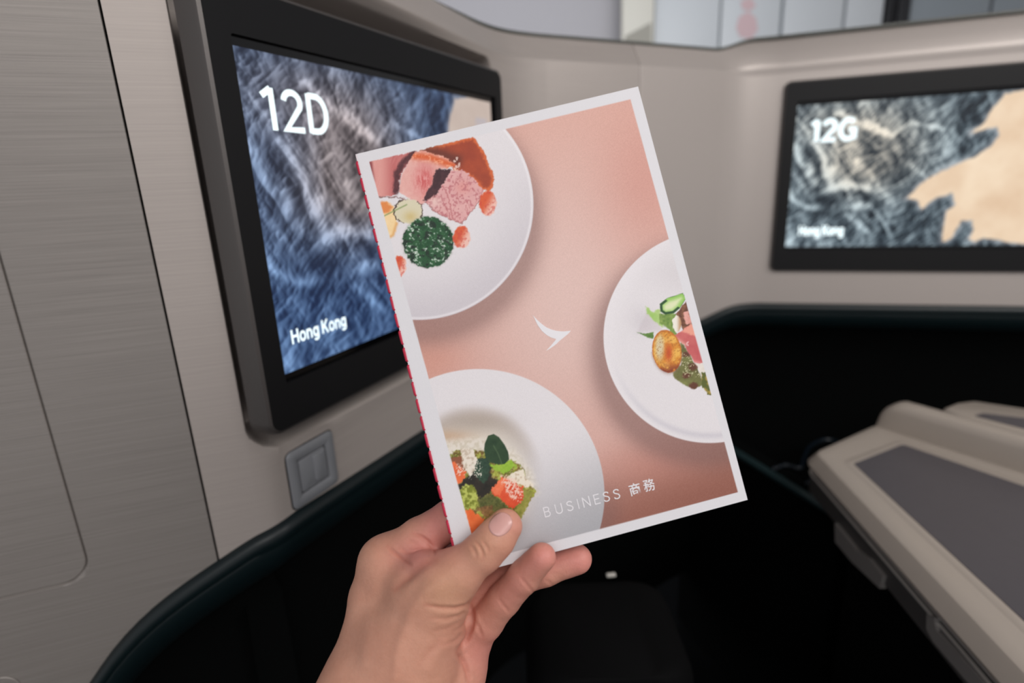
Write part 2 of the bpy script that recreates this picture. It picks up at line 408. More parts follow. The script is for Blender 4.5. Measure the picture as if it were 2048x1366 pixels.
# a finer grid round the door's lower edge
def tmap(z, sv): return z
def left_panel():
    P, N = path(ssl); zb = zbot(ssl); zz = refine(.50, 1.36, .012, [(.857, .004, .0006), (.866, .016, .002)]); V = []; UV = []
    for i, sv in enumerate(ssl):
        z = np.maximum(zz, zb[i]); o = disp_left(np.full(len(z), sv), z)-.02*sstep(1.345, 1.36, z)
        col = P[i][None]+o[:, None]*N[i][None]; col[:, 2] = z; b0 = col[0]-N[i]*.012
        V.append(np.vstack([b0, col, col[-1]-N[i]*.03])); UV.append(np.column_stack([np.full(len(z)+2, sv), np.concatenate([[z[0]], z, [z[-1]]])]))
    V.append(V[-1]-N[-1]*.012); UV.append(UV[-1]); nv = len(V[0])
    return obj('panel', np.concatenate(V), gridfaces(len(V), nv)[:, ::-1].copy(), M_brush_shaded, wl, True, np.concatenate(UV), sharp=38)
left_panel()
# access door plate lying in the shallow pocket
def door_plate(name, s0, s1, z0, z1, r, back=-.0028, top=-.0009):
    q = rrect(s0, s1, z0, z1, r, 8); c = q.mean(0)
    def lp(sc, o):
        qq = np.array([[c[0]+(a-c[0])*(1-sc/(abs(a-c[0])+1e-6)) if abs(a-c[0]) > sc else a, c[1]+(b-c[1])*(1-sc/(abs(b-c[1])+1e-6)) if abs(b-c[1]) > sc else b] for a, b in q])
        return LP.P(qq[:, 0], qq[:, 1], o), qq
    L0, a0 = lp(0, back); L1, a1 = lp(0, top-.0005); L2, a2 = lp(.0005, top)
    V, Fc = loft([L0, L1, L2]); return fixn(obj(name, V, Fc, M_brush_shaded, wl, False, np.concatenate([a0, a1, a2])))
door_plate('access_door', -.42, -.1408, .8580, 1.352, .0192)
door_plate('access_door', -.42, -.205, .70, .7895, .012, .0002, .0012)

wf = thing('wall_front', 'beige seat shell that bends behind both monitors with rounded top rim', 'wall', (*_K[:2], 0), 'structure')
SSEAM = SK+.2412
ssf = refine(-.0488, SSEAM-.0008, .012, [(-.048, .002, .0007), (REC[0], .016, .0014), (0, .02, .002), (REC[1], .014, .0016), (SK, .15, .006), (SSEAM, .003, .0008)])
shell_panel('panel', ssf, tz, disp_front, M_shell, wf, crown_front)
def disp0(sv, z): return 0*z-.0008*np.exp(-((sv-SSEAM)/.0015)**2)
wr = thing('wall_right', 'beige seat shell right of the vertical joint, carrying the 12G monitor', 'wall', (*_L[:2], 0), 'structure')
ssr = refine(SSEAM+.0008, 2.2, .02, [(SSEAM, .004, .0008), (SL, .14, .006)])
shell_panel('panel', ssr, tz, disp0, M_plain, wr, crown_right)
# dark backing seen in the joints between the panels
for sj in (-.0497, SSEAM):
    P, N = path(np.array([sj])); t_ = np.array([-N[0][1], N[0][0], 0]); zlo = float(zbot(np.array([sj]))[0])
    V = []
    for o in (-.0115, -.0030):
        for a, b in ((-.0012, zlo), (.0012, zlo), (.0012, 1.352), (-.0012, 1.352)):
            if sj < 0: b = min(b, 1.33)
            elif b > 1.3: b = 1.318
            q = P[0]+t_*a+N[0]*o; q[2] = b; V.append(q)
    fixn(obj('joint_strip', V, [(0, 1, 2, 3), (4, 5, 6, 7), (0, 1, 5, 4), (1, 2, 6, 5), (2, 3, 7, 6), (3, 0, 4, 7)], M_groove, wf))
# dark olive strip along the rim
def sweep(name, ss, prof, m, parent=None, zf=None, smooth=True, sharp=50):
    """profile: list of (offset towards viewer, dz) closed loop"""
    P, N = path(ss); loops = []
    for i in range(len(ss)):
        q = np.array([P[i]+N[i]*o for o, _ in prof]); q[:, 2] = [zf(ss[i])+dz for _, dz in prof]; loops.append(q)
    V, Fc = loft(loops); o = obj(name, V, Fc, m, parent, smooth, sharp=sharp); return fixn(o)
sw = np.concatenate([np.arange(.05, SK-.08, .05), np.arange(SK-.08, SK+.08, .01), np.arange(SK+.08, SL-.08, .05), np.arange(SL-.08, SL+.1, .01), np.arange(SL+.1, 2.1, .1)])
def rimz(v): return 1.3605+.018*float(sstep(SL-.06, SL+.02, np.array([v]))[0])
t1 = sweep('trim_1', sw, [(-.0235, -.001), (-.0200, .0006), (-.0205, .0045), (-.033, .0045), (-.033, -.001)], M_rimtrim, None, rimz)
tag(t1, 'thin dark olive strip along the top rim of the seat shell', 'trim', kind='structure')

# footwell surround: glossy dark lip under the shell and black cavity below
sfw = np.concatenate([np.arange(-.44, -.06, .012), np.arange(-.06, .05, .005), np.arange(.05, SK-.07, .03), np.arange(SK-.07, SK+.07, .008), np.arange(SK+.07, SL-.08, .03), np.arange(SL-.08, SL+.1, .008), np.arange(SL+.1, 2.1, .05)])
fw = thing('trim_2', 'dark teal lip', 'trim', (*_K[:2], 0), 'structure')
fw['label'] = 'dark teal lip and black footwell lining below the beige seat shell'
def zbf(v): return float(zbot(np.array([v]))[0])
sweep('lip', sfw, [(-.010, .0005), (-.001, .0005), (.0035, -.001), (.0070, -.004), (.0082, -.008), (.0078, -.014), (.0066, -.0155), (.0070, -.018), (.0040, -.030), (-.004, -.043), (-.012, -.050), (-.014, -.04)], M_dark, fw, zbf)
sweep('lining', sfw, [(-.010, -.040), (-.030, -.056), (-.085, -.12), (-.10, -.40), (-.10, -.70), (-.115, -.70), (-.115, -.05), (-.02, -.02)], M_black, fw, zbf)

# ------------------------------------------------------------------ room round the seat
M_floor = mat('dark_carpet', (.004, .0045, .005), .95, bump=.4, bscale=700, spec=.1)
M_ceil = mat('cabin_ceiling', s(205, 206, 210), .6)
M_farwall = mat('far_partition', s(172, 169, 172), .6, noise=.03, nscale=3)
def slab(name, c, sx, sy, sz, m, parent=None, bev=0.0, rz=0):
    V, Fc = box(c, sx, sy, sz, bev, rz=rz); return obj(name, V, Fc, m, parent, bev > 0, sharp=40 if bev > 0 else None)
tag(slab('floor', (.6, 1.1, -.02), 5.4, 5.4, .04, M_floor), 'dark carpeted cabin floor', 'floor', kind='structure')
tag(slab('ceiling', (.6, 1.1, 2.34), 5.4, 5.4, .04, M_ceil), 'pale cabin ceiling panel', 'ceiling', kind='structure')
YF = 3.0
fn = np.array([0, -1.0, 0])
def farx(px, py=60, y=YF): return float(onplane(px, py, (0, y, 0), fn)[0])
tag(slab('wall_far', (.6, YF+.12, 1.15), 5.4, .06, 2.3, M_farwall), 'lilac grey cabin partition far behind the seat shell', 'wall', kind='structure')
M_cream = mat('cream_panel', s(204, 200, 188), .5); M_door = mat('locker_white', s(194, 197, 199), .45, noise=.02, nscale=2)
M_doord = mat('locker_grey', s(138, 145, 150), .5); M_post = mat('black_post', (.012, .012, .014), .5)
M_pink = mat('pale_red_print', s(200, 172, 174), .6)
lk = thing('locker_cabinet', 'pale blue-white cabin locker with narrow doors behind the seat shell', 'cabinet', (farx(1500), YF, 0))
def door_between(x0, x1, m, name='door', y=YF, th=.03, z0=.9, z1=2.28, par=lk):
    a, b = farx(x0), farx(x1); return slab(name, ((a+b)/2, y, (z0+z1)/2), b-a, th, z1-z0, m, par, .004)
slab('body', ((farx(1306)+farx(1760))/2, YF+.05, 1.15), farx(1760)-farx(1306), .08, 2.26, M_doord, lk)
for a, b in ((1307, 1436), (1440, 1556), (1563, 1680), (1686, 1758)): door_between(a, b, M_door)
# blurred reddish emblem printed on the second door
for pts in ([(1482, 2), (1502, -6), (1512, 12), (1500, 22), (1484, 18)], [(1478, 34), (1496, 22), (1512, 36), (1516, 60), (1502, 78), (1480, 74), (1472, 56)]):
    V = [onplane(a, b, (0, YF-.0165, 0), fn) for a, b in pts]; V += [v+np.array([0, .001, 0]) for v in V]; n = len(pts)
    fixn(obj('emblem_print', V, [tuple(range(n)), tuple(range(n, 2*n))]+[(i, (i+1) % n, n+(i+1) % n, n+i) for i in range(n)], M_pink, lk))
cp = thing('corner_post', 'cream corner panel between the lilac partition and the white locker', 'panel', (farx(1272), YF, 0))
door_between(1241, 1303, M_cream, 'face', YF-.02, .05, par=cp)
V = [onplane(a, b, (0, YF-.047, 0), fn) for a, b in ((1250, 72), (1303, 44), (1303, 110), (1250, 110))]; V += [v+np.array([0, .003, 0]) for v in V]
fixn(obj('kick_plate', V, [(0, 1, 2, 3), (4, 5, 6, 7), (0, 1, 5, 4), (1, 2, 6, 5), (2, 3, 7, 6), (3, 0, 4, 7)], mat('tan_grey', s(150, 146, 135), .6), cp))
gp = thing('door_post', 'black upright post beside the white locker doors', 'post', (farx(1785), YF, 0))
door_between(1765, 1779, M_post, 'jamb', par=gp); door_between(1784, 1806, M_post, 'jamb', YF-.02, par=gp)
gw = thing('galley_wall', 'blue-grey cabin panel right of the black post', 'panel', (farx(1900), YF, 0))
door_between(1812, 1968, M_doord, 'board', par=gw); door_between(1974, 2400, M_doord, 'board', par=gw)
door_between(1968, 1974, M_post, 'joint', YF+.01, par=gw)

# ------------------------------------------------------------------ monitors
M_house = mat('gunmetal_housing', s(88, 84, 82), .40, .5, bump=.2, bscale=1500)
M_glass = mat('black_glass', (.0012, .0012, .0015), .12, spec=.3)
M_face = mat('black_bezel', (.0042, .0042, .0048), .5, bump=.12, bscale=1800, spec=.25)
M_text = mat('lit_white_letters', (.02, .02, .02), .5, emit=((.84, .97, 1.0), 1.35))
def px2uv(fr, px, py, off=0.0, u0=0.0):
    q = onplane(px, py, fr.O+fr.n*off, fr.n); return float((q-fr.O)@fr.d)-u0, float(q[2])
COAST = [(1700, 150), (1608, 185), (1480, 215), (1440, 260), (1390, 330), (1350, 400), (1270, 460), (1330, 440), (1430, 415), (1445, 470), (1390, 540), (1290, 600), (1200, 640), (1080, 700), (1000, 740), (930, 800), (870, 860), (940, 870), (970, 920), (1060, 850), (1160, 825), (1170, 900), (1120, 940), (1100, 1060), (1090, 1130), (1150, 1110), (1210, 1000), (1280, 995), (1290, 1050), (1260, 1110), (1300, 1130), (1340, 1100), (1500, 1130), (1700, 1140)]
SCR_W, SCR_Z0, SCR_Z1 = .4015, 1.0040, 1.2515
RO = .0893
def c12g(x, y):
    u, z = px2uv(RT, 1530+x/3.104, 120+y/3.104, 0, RO); return u/SCR_W, (z-1.0065)/.252
def c12d(x, y, sc, ox, oy):
    u, z = px2uv(FL, ox+x/sc, oy+y/sc); return u/SCR_W, (z-SCR_Z0)/(SCR_Z1-SCR_Z0)
def terrain(U, W, style):
    """relief map picture shown by both screens; U across 0..1, W up 0..1"""
    X = U*1.62; Y = 1-W
    wx = X+.07*(fbm(X*5, Y*5, 2, 11)-.5); wy = Y+.07*(fbm(X*5, Y*5, 2, 12)-.5)
    a = math.radians(52); p = wx*math.cos(a)+wy*math.sin(a); q = -wx*math.sin(a)+wy*math.cos(a)
    def hf(X_, Y_):
        p_ = X_*math.cos(a)+Y_*math.sin(a); q_ = -X_*math.sin(a)+Y_*math.cos(a)
        q_ = q_+.07*(fbm(X_*3, Y_*3, 2, 15)-.5)
        r1_ = ridged(p_*1.5, q_*4.2, 3, 21); r2_ = ridged(p_*5.5, q_*5.0, 4, 33); f_ = ridged(p_*26, q_*20, 2, 44)
        return .56*r1_+.34*r2_+.06*f_, f_
    h, fine = hf(wx, wy); e = .006; h2, _ = hf(wx+e, wy+e*.4)
    sh = np.clip((h-h2)/e*.085, -.35, .35)
    def C(lst, f=c12d, *ar): return [f(x, y, *ar) for x, y in lst]
    A = (4.017, 460, 80); Bq = (3.79, 500, 400)
    def glow(lst, wd): return np.exp(-(dline(X, Y, [(u*1.62, 1-v) for u, v in lst])/wd)**2)
    rid = glow(C([(370, 770), (470, 870), (560, 1020), (640, 1200), (690, 1366)], c12d, *A), .022)*1.0
    rid = rid+glow(C([(570, 300), (700, 400), (870, 560), (1000, 680), (1150, 790)], c12d, *A), .018)*.8
    rid = rid+glow(C([(70, 290), (150, 400), (330, 620)], c12d, *A), .012)*.45
    rid = rid+glow(C([(150, 830), (230, 950), (330, 1170), (460, 1250), (480, 1366)], c12d, *A), .022)*.8
    rid = rid+glow(C([(540, 0), (560, 150), (570, 380)], c12d, *Bq), .03)*.9
    rid = rid+glow(C([(330, 0), (340, 130), (460, 280)], c12d, *Bq), .02)*.6
    rid = rid+glow(C([(620, 280), (760, 230), (920, 260)], c12d, *Bq), .028)*1.0
    rid = rid+glow(C([(120, 380), (180, 520), (330, 620), (470, 630), (570, 600)], c12d, *Bq), .020)*.75
    rid = rid+glow(C([(800, 560), (900, 490), (1010, 520)], c12d, *Bq), .02)*.7
    rid = rid+glow(C([(830, 660), (950, 760), (1040, 830)], c12d, *Bq), .02)*.7
    rid = rid+glow(C([(250, 1300), (330, 1180), (430, 1080)], c12d, *Bq), .03)*.5+glow(C([(640, 960), (740, 1090)], c12d, *Bq), .03)*.5
    rid = rid+glow(C([(150, 130), (300, 330), (380, 480)], c12d, *Bq), .014)*.5
    rid = rid+glow([c12g(620, 380), c12g(790, 470), c12g(900, 390), c12g(1100, 430)], .016)*.7
    rid = rid+glow([c12g(560, 620), c12g(640, 700), c12g(780, 890)], .02)*.5+glow([c12g(880, 640), c12g(960, 710)], .02)*.5
    dk = glow(C([(560, 470), (660, 480), (700, 330)], c12d, *Bq), .03)*.6+glow(C([(740, 340), (880, 330), (930, 430)], c12d, *Bq), .022)*.7
    dk = dk+glow(C([(330, 680), (560, 690), (800, 700)], c12d, *Bq), .028)*.6+glow(C([(860, 590), (1000, 590)], c12d, *Bq), .012)*.5
    dk = dk+glow(C([(0, 480), (200, 590), (330, 660)], c12d, *Bq), .014)*.5+glow([c12g(600, 570), c12g(850, 600), c12g(1100, 600)], .02)*.4
    lum = .29+.50*(h-.58)*1.5+sh*.75+.46*rid*(.6+.7*fine)-.24*dk+.12*(fine-.6)
    lum = np.clip(lum, .02, 1.0)
    tan = np.clip(1.25*np.exp(-(((U-.30)/.20)**2+((W-.62)/.24)**2))+.55*np.exp(-(((U-.2)/.3)**2+((W-.9)/.16)**2)), 0, 1)
    low = sstep(.55, .15, W)
    if style == 'left':
        dark = mixc((16, 30, 56), (52, 46, 50), tan); lite = mixc((150, 182, 226), (208, 196, 198), tan)
        lite = lite*(1-.35*low[:, None])+np.array([[122, 168, 224]])/255*.35*low[:, None]
        dark = dark*(1-.6*low[:, None])+np.array([[14, 36, 76]])/255*.6*low[:, None]
        beige = mixc((188, 170, 160), (204, 188, 178), fbm(X*10, Y*10, 3, 60)); t = np.clip(lum, 0, 1)
    else:
        dark = mixc((14, 26, 36), (46, 52, 58), tan*.6); lite = mixc((196, 214, 222), (246, 236, 218), tan)
        beige = mixc((222, 190, 158), (246, 224, 196), fbm(X*7, Y*7, 4, 60)); t = np.clip((lum-.30)*1.35+.36, 0, 1)
    img = dark*(1-t[:, None])+lite*t[:, None]
    cpoly = [(u*1.62, 1-v) for u, v in [c12g(x, y) for x, y in COAST]]+[(1.75, 1.1), (1.75, -.1)]
    d = sdpoly(X+.02*(fbm(X*22, Y*22, 3, 71)-.5), Y+.02*(fbm(X*22, Y*22, 3, 72)-.5), cpoly)
    img = over(img, .45*np.exp(-(d/.02)**2)*(d > 0), (225, 220, 222))
    img = over(img, sstep(.003, -.003, d), beige)
    if style == 'left':   # pale clock smudge in the top right corner
        for cx, cy in ((.905, .885), (.93, .885), (.955, .885)):
            rr = np.hypot((U-cx)*1.9, (W-cy)); img = over(img, .5*np.exp(-((rr-.02)/.009)**2), (168, 172, 196))
    return s2l(np.clip(img, 0, 1))
def monitor(fr, u0, z0, z1, name, label, style, nu, nv, front, txt, txtboxes, emit, side):
    """u0: left edge of the lit picture; front: offset of the face towards the viewer"""
    B0, B1, BZ0, BZ1 = u0-.0245, u0+.434, z0-.0475, z1+.0425
    t = thing(name, label, 'monitor', fr.P([(B0+B1)/2], [BZ0], front-.02)[0])
    def L(a, b, c, d, r, o): q = rrect(a, b, c, d, r, 7); return fr.P(q[:, 0], q[:, 1], front+o)
    e = .0035
    V, Fc = loft([L(B0, B1, BZ0, BZ1, .012, -.022), L(B0, B1, BZ0, BZ1, .012, -.0045), L(B0+e*.3, B1-e*.3, BZ0+e*.3, BZ1-e*.3, .0115, -.0015), L(B0+e, B1-e, BZ0+e, BZ1-e, .010, 0), L(B0+e, B1-e, BZ0+e, BZ1-e, .010, -.004)], True, True)
    fixn(obj('housing', V, Fc, M_house, t, True, sharp=35))
    oz0, oz1 = z0-.0065, z1+.007; ou0, ou1 = u0-.0012, u0+SCR_W+.010
    V, Fc = loft([L(B0+e, B1-e, BZ0+e, BZ1-e, .010, -.003), L(B0+e, B1-e, BZ0+e, BZ1-e, .010, 0.0002), L(ou0, ou1, oz0, oz1, .002, 0.0002), L(ou0, ou1, oz0, oz1, .002, -.0035)], False, False)
    fixn(obj('bezel', V, Fc, M_face, t, True, sharp=30))
    V, Fc = loft([L(ou0-.001, ou1+.001, oz0-.001, oz1+.001, .002, -.0039), L(ou0-.001, ou1+.001, oz0-.001, oz1+.001, .002, -.0033)])
    gl = fixn(obj('glass', V, Fc, M_glass, t))
    U, W = np.meshgrid(np.linspace(0, 1, nu), np.linspace(0, 1, nv), indexing='ij'); U = U.ravel(); W = W.ravel()
    V = fr.P(u0+U*SCR_W, z0+W*(z1-z0), front-.0030)
    sc = obj('screen', V, gridfaces(nu, nv), inkmat('screen_picture_'+style, .3, emit), t, False, ink=terrain(U, W, style))
    for body, (a0, b0, a1, b1), wt in txtboxes:
        strokes('lettering', body, M_text, t, fr.P([a0], [b0], front-.0026)[0], fr.d, np.array([0, 0, 1.0]), a1-a0, b1-b0, wt, .10 if len(body) > 4 else .17)
    return t
def tb(fr, p0, p1, off, pt=None):
    a = px2uv(fr, *p0, off); b = px2uv(fr, *p1, off); return a, b
# text boxes: bottom-left and top-right corners
a = px2uv(FL, 517, 181, -.003); b1_ = px2uv(FL, 548, 262, -.003); c_ = px2uv(FL, 660, 268, -.003); d_ = px2uv(FL, 541, 176, -.003)
boxD = (a[0], (b1_[1]+c_[1])/2, c_[0], d_[1])
h0 = px2uv(FL, 587, 688, -.003); h1 = px2uv(FL, 693, 660, -.003); h2 = px2uv(FL, 580, 661, -.003); h3 = px2uv(FL, 692, 629, -.003)
boxH = (h2[0], h0[1], h1[0], h2[1])
monitor(FL, 0.0, SCR_Z0, SCR_Z1, 'seat_monitor', 'left seat monitor in a black frame showing 12D over blue mountains', 'left', 420, 460, 0.0, None, [('12D', boxD, .155), ('Hong Kong', boxH, .17)], 1.0, 'L')
g0 = px2uv(RT, 1618, 284, .004); g1 = px2uv(RT, 1717, 236, .004); k0 = px2uv(RT, 1596, 472, .004); k1 = px2uv(RT, 1688, 450, .004)
monitor(RT, RO, 1.0065, 1.2590, 'seat_monitor', 'right seat monitor in a black frame showing 12G beside a sandy coast', 'right', 330, 220, .008, None, [('12G', (g0[0], g0[1], g1[0], g1[1]), .24), ('Hong Kong', (k0[0], k0[1]+.0015, k1[0], k1[1]), .26)], 1.0, 'R')

# ------------------------------------------------------------------ latch panel under the left monitor
M_latch = mat('grey_latch_plastic', s(128, 130, 134), .45, .1, bump=.15, bscale=1500)
lt = thing('latch_panel', 'square grey press latch in the shell below the left monitor', 'latch', SH.P([.032], [.868], 0)[0])
def plate(name, u0, u1, z0, z1, r, o0, o1, m, par, bev=.0008):
    def L(i, o): q = rrect(u0+i, u1-i, z0+i, z1-i, max(r-i, .0005), 6); return SH.P(q[:, 0], q[:, 1], o)
    V, Fc = loft([L(0, o0), L(0, o1-bev), L(bev*.3, o1-bev*.3), L(bev, o1)]); return fixn(obj(name, V, Fc, m, par, True, sharp=50))
U0, U1, Z0, Z1 = .0035, .0615, .8695, .9260
def ring(name, a, b, c, d, r, wd, o0, o1, m, par):
    def L(i, o): q = rrect(a+i, b-i, c+i, d-i, max(r-i, .0004), 6); return SH.P(q[:, 0], q[:, 1], o)
    V, Fc = loft([L(0, o0), L(0, o1-.0006), L(.0006, o1), L(wd-.0006, o1), L(wd, o1-.0006), L(wd, o0)], False, False); return fixn(obj(name, V, Fc, m, par, True, sharp=50))
plate('gasket', U0-.0012, U1+.0012, Z0-.0012, Z1+.0012, .0065, -.004, .0006, M_groove, lt)
ring('frame', U0, U1, Z0, Z1, .0055, .0113, -.002, .0022, M_latch, lt)
plate('flap', U0+.0122, U1-.0122, Z0+.0122, Z1-.0122, .0022, -.002, .0018, M_latch, lt)
plate('button', U0+.0285, U1-.0140, Z0+.0150, Z1-.0140, .003, .001, .0036, M_latch, lt, .0012)

# ------------------------------------------------------------------ centre console, lower right
M_beige = mat('beige_console', s(166, 156, 146), .38, noise=.02, nscale=30, bump=.08, bscale=900)
M_inlay = mat('dark_inlay', s(76, 73, 78), .45, noise=.06, nscale=60, bump=.25, bscale=1200)
M_metal = mat('brushed_side_metal', s(140, 136, 133), .38, .3); M_chrome = mat('chrome_line', s(215, 210, 204), .3, .45)
M_blk = mat('black_gloss_side', (.008, .008, .009), .25)
ZT = .75
pa = onz(1644, 914, ZT)[:2]; pd = onz(2048, 1339, ZT)[:2]; pb = onz(1757, 853, ZT)[:2]; pc = onz(2048, 945, ZT)[:2]
pb2 = onz(1757, 851, ZT)[:2]; pa2 = onz(1655, 897, ZT)[:2]
e_ = nrm(pd-pa); g_ = nrm(pc-pb); D_ = pa+e_*.62; C_ = pb+g_*.62
corner = pa-e_*.012
q1 = nrm(pb2-pa2)
# intersection of the short front edge with the long edge
def isect(p, u, q, v):
    M_ = np.array([u, -v]).T; t = np.linalg.solve(M_, q-p); return p+u*t[0]
A_ = isect(pa, e_, pb2+np.array([0, .002]), q1)
pl = np.array([A_, pb2+np.array([0, .002]), C_, D_])
RC_ = [.022, .01, .002, .002]
def lv(o, z, extra=0.0): q = fillet(offset2(pl, o), [max(r+o, .002) for r in RC_], 8); return np.column_stack([q, np.full(len(q), z)])
con = thing('centre_console', 'beige side console with raised ridge, dark inlays and chrome-lined edge, lower right', 'console', (*(pl.mean(0)), 0))
con['category'] = 'console'
V, Fc = loft([lv(-.004, .7285), lv(.0095, .7285), lv(.0130, .7305), lv(.0135, .7335), lv(.0045, .7460), lv(.0018, .7490), lv(-.001, .7500), lv(-.012, .7503)])
fixn(obj('top', V, Fc, M_beige, con, True, sharp=25))
V, Fc = loft([lv(-.006, .715), lv(-.006, .729)], False, False); fixn(obj('shadow_gap', V, Fc, M_blk, con))
for z0_, z1_, o_ in ((.7225, .7240, .0085), (.7165, .7180, .0100)):
    V, Fc = loft([lv(-.006, z0_), lv(o_, z0_), lv(o_, z1_), lv(-.006, z1_)]); fixn(obj('chrome_strip', V, Fc, M_chrome, con))
V, Fc = loft([lv(-.006, .7180), lv(.0075, .7180), lv(.0075, .7225), lv(-.006, .7225)]); fixn(obj('edge_band', V, Fc, M_blk, con))
V, Fc = loft([lv(-.05, .03), lv(-.05, .6840), lv(-.02, .6842)]); fixn(obj('plinth', V, Fc, M_black, con, sharp=40))
V, Fc = loft([lv(-.045, .684), lv(.002, .684), lv(.0085, .690), lv(.0085, .7165), lv(-.006, .7165)]); fixn(obj('side_panel', V, Fc, mat('side_dark_metal', s(70, 68, 67), .42, .1), con, True, sharp=40))
# dark inlay
iv = [onz(*p, ZT)[:2] for p in ((1707, 928), (1805, 889), (2048, 973), (2048, 1243))]
i3 = iv[3]+nrm(iv[3]-iv[0])*.22; i2 = iv[2]+nrm(iv[2]-iv[1])*.22
def il(o, z): q = fillet(offset2(np.array([iv[0], iv[1], i2, i3]), o), [.004, .006, .002, .002], 5); return np.column_stack([q, np.full(len(q), z)])
V, Fc = loft([il(.0, .7500), il(.0, .7507), il(-.0006, .7510)]); fixn(obj('inlay', V, Fc, M_inlay, con))
V, Fc = loft([il(.012, .7500), il(.011, .7506), il(.0015, .7506), il(.001, .7500)], False, False); fixn(obj('inlay_border', V, Fc, M_beige, con, True, sharp=30))
# pull_tab and handle on the side
eo = np.array([e_[0], e_[1], 0]); oo = np.array([-abs(e_[1]), 0, 0]); oo = np.cross([0, 0, 1.0], eo); oo = oo if oo[0] < 0 else -oo
pa3 = np.array([*pa, 0])
def sidepts(pts, o): return [onplane(x, y, pa3+oo*o, oo) for x, y in pts]
def slabside(name, pts, o0, o1, m, par):
    A = sidepts(pts, o1); n = len(A); Bk = [v-oo*(o1-o0) for v in A]; return fixn(obj(name, A+Bk, [tuple(range(n)), tuple(range(2*n-1, n-1, -1))]+[(i, (i+1) % n, n+(i+1) % n, n+i) for i in range(n)], m, par))
slabside('pull_tab', [(1669, 1046), (1712, 1100), (1738, 1119), (1765, 1152), (1759, 1177), (1702, 1123), (1670, 1084)], .006, .013, M_metal, con)
slabside('handle', [(1853, 1228), (1868, 1236), (1873, 1262), (1990, 1390), (1975, 1412), (1866, 1284), (1852, 1258)], .006, .012, M_metal, con)
# raised divider behind the first lid
gd = np.array([g_[0], g_[1], 0]); gb = np.cross([0, 0, 1.0], gd); gb = gb if gb[1] > 0 else -gb
dv = con
prof = []
L0 = -.004; TOPZ = .7925
path_t = [(-.004, .752), (-.0035, .762), (-.001, .774), (.005, .783), (.013, .789), (.022, TOPZ), (.04, TOPZ), (.5, TOPZ-.003)]
def ridge_loop(k):
    t, z = path_t[k]; q = np.array([pb[0], pb[1], 0])+gd*t
    pr = [(-.001, .749-0*z), (.0, z-.012 if z-.012 > .7495 else .7495), (.0035, z-.003), (.009, z), (.030, z), (.036, z-.003), (.040, .749)]
    return np.array([q+gb*o+np.array([0, 0, zz]) for o, zz in pr])
V, Fc = loft([ridge_loop(k) for k in range(len(path_t))]); fixn(obj('ridge', V, Fc, M_beige, dv, True, sharp=50))
# second lid behind the ridge
ZL = .786
l2 = [onz(*p, ZL)[:2] for p in ((1884, 815), (1912, 804), (1944, 800), (2048, 815))]
far = l2[3]+nrm(l2[3]-l2[2])*.35; q0 = np.array([pb[0], pb[1]])+g_*.10+gb[:2]*.036; qe = np.array([pb[0], pb[1]])+g_*.5+gb[:2]*.036
P2 = np.array([q0, l2[0], l2[1], l2[2], l2[3], far, qe])
sl = con
def l2l(o, z): q = fillet(offset2(P2, o), [.003, .006, .01, .01, .01, .003, .003], 4); return np.column_stack([q, np.full(len(q), z)])
V, Fc = loft([l2l(-.01, .70), l2l(0, .71), l2l(.0, ZL-.008), l2l(-.002, ZL-.002), l2l(-.006, ZL)]); rl = fixn(obj('rear_lid', V, Fc, M_beige, sl, True, sharp=60))
i2p = [onz(*p, ZL)[:2] for p in ((1948, 832), (1966, 827), (2048, 837), (2048, 858))]
i2p[2] = i2p[2]+nrm(i2p[2]-i2p[1])*.12; i2p[3] = i2p[3]+nrm(i2p[3]-i2p[0])*.12
q = fillet(np.array(i2p), .003, 4); V, Fc = loft([np.column_stack([q, np.full(len(q), ZL-.001)]), np.column_stack([q, np.full(len(q), ZL+.0007)])]); fixn(obj('inlay', V, Fc, M_inlay, rl))
slab('plinth', (*(P2.mean(0)+np.array([.04, -.05])), .36), .30, .30, .70, M_black, con, .01)

# ------------------------------------------------------------------ dark things in the footwell
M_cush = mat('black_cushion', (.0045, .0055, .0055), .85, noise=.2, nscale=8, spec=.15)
ot = thing('ottoman', 'black padded footrest deep in the footwell below the right monitor', 'footrest', (.62, 1.17, 0))
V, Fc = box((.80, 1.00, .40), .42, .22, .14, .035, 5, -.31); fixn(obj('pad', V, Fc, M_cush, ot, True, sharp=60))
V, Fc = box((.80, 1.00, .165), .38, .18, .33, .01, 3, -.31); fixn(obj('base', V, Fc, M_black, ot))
a0 = onz(1380, 848, .585); a1 = onz(1650, 1015, .585); dr = nrm(a1-a0); E0 = a0-dr*.02; E1 = a1+dr*.03
ld = thing('side_ledge', 'dark ledge with a teal piped edge left of the beige console', 'ledge', (*E1[:2], 0))
pr_ = np.array([-dr[1], dr[0], 0]); pr_ = pr_ if pr_[0] > 0 else -pr_
V = []
for q in (E0, E1):
    for o, z in ((.004, .02), (.004, .578), (.010, .584), (.045, .584), (.045, .02)): w_ = q+pr_*o; w_[2] = z; V.append(w_)
fixn(obj('shelf', V, [(0, 1, 2, 3, 4), (9, 8, 7, 6, 5)]+[(i, (i+1) % 5, 5+(i+1) % 5, 5+i) for i in range(5)], M_black, ld))
V, Fc = tube([E0+(E1-E0)*t for t in np.linspace(0, 1, 6)], .0075, 12); obj('edge_piping', V, Fc, mat('teal_piping', (.020, .042, .046), .45), ld, True)
M_cord = mat('dark_blue_cord', (.006, .012, .020), .3, coat=.4)
cpts = [onz(x, y, .5905) for x, y in ((1545, 938), (1572, 930), (1600, 936), (1608, 915), (1620, 893), (1645, 880), (1672, 882), (1690, 900), (1680, 925), (1655, 945), (1630, 955), (1612, 968))]
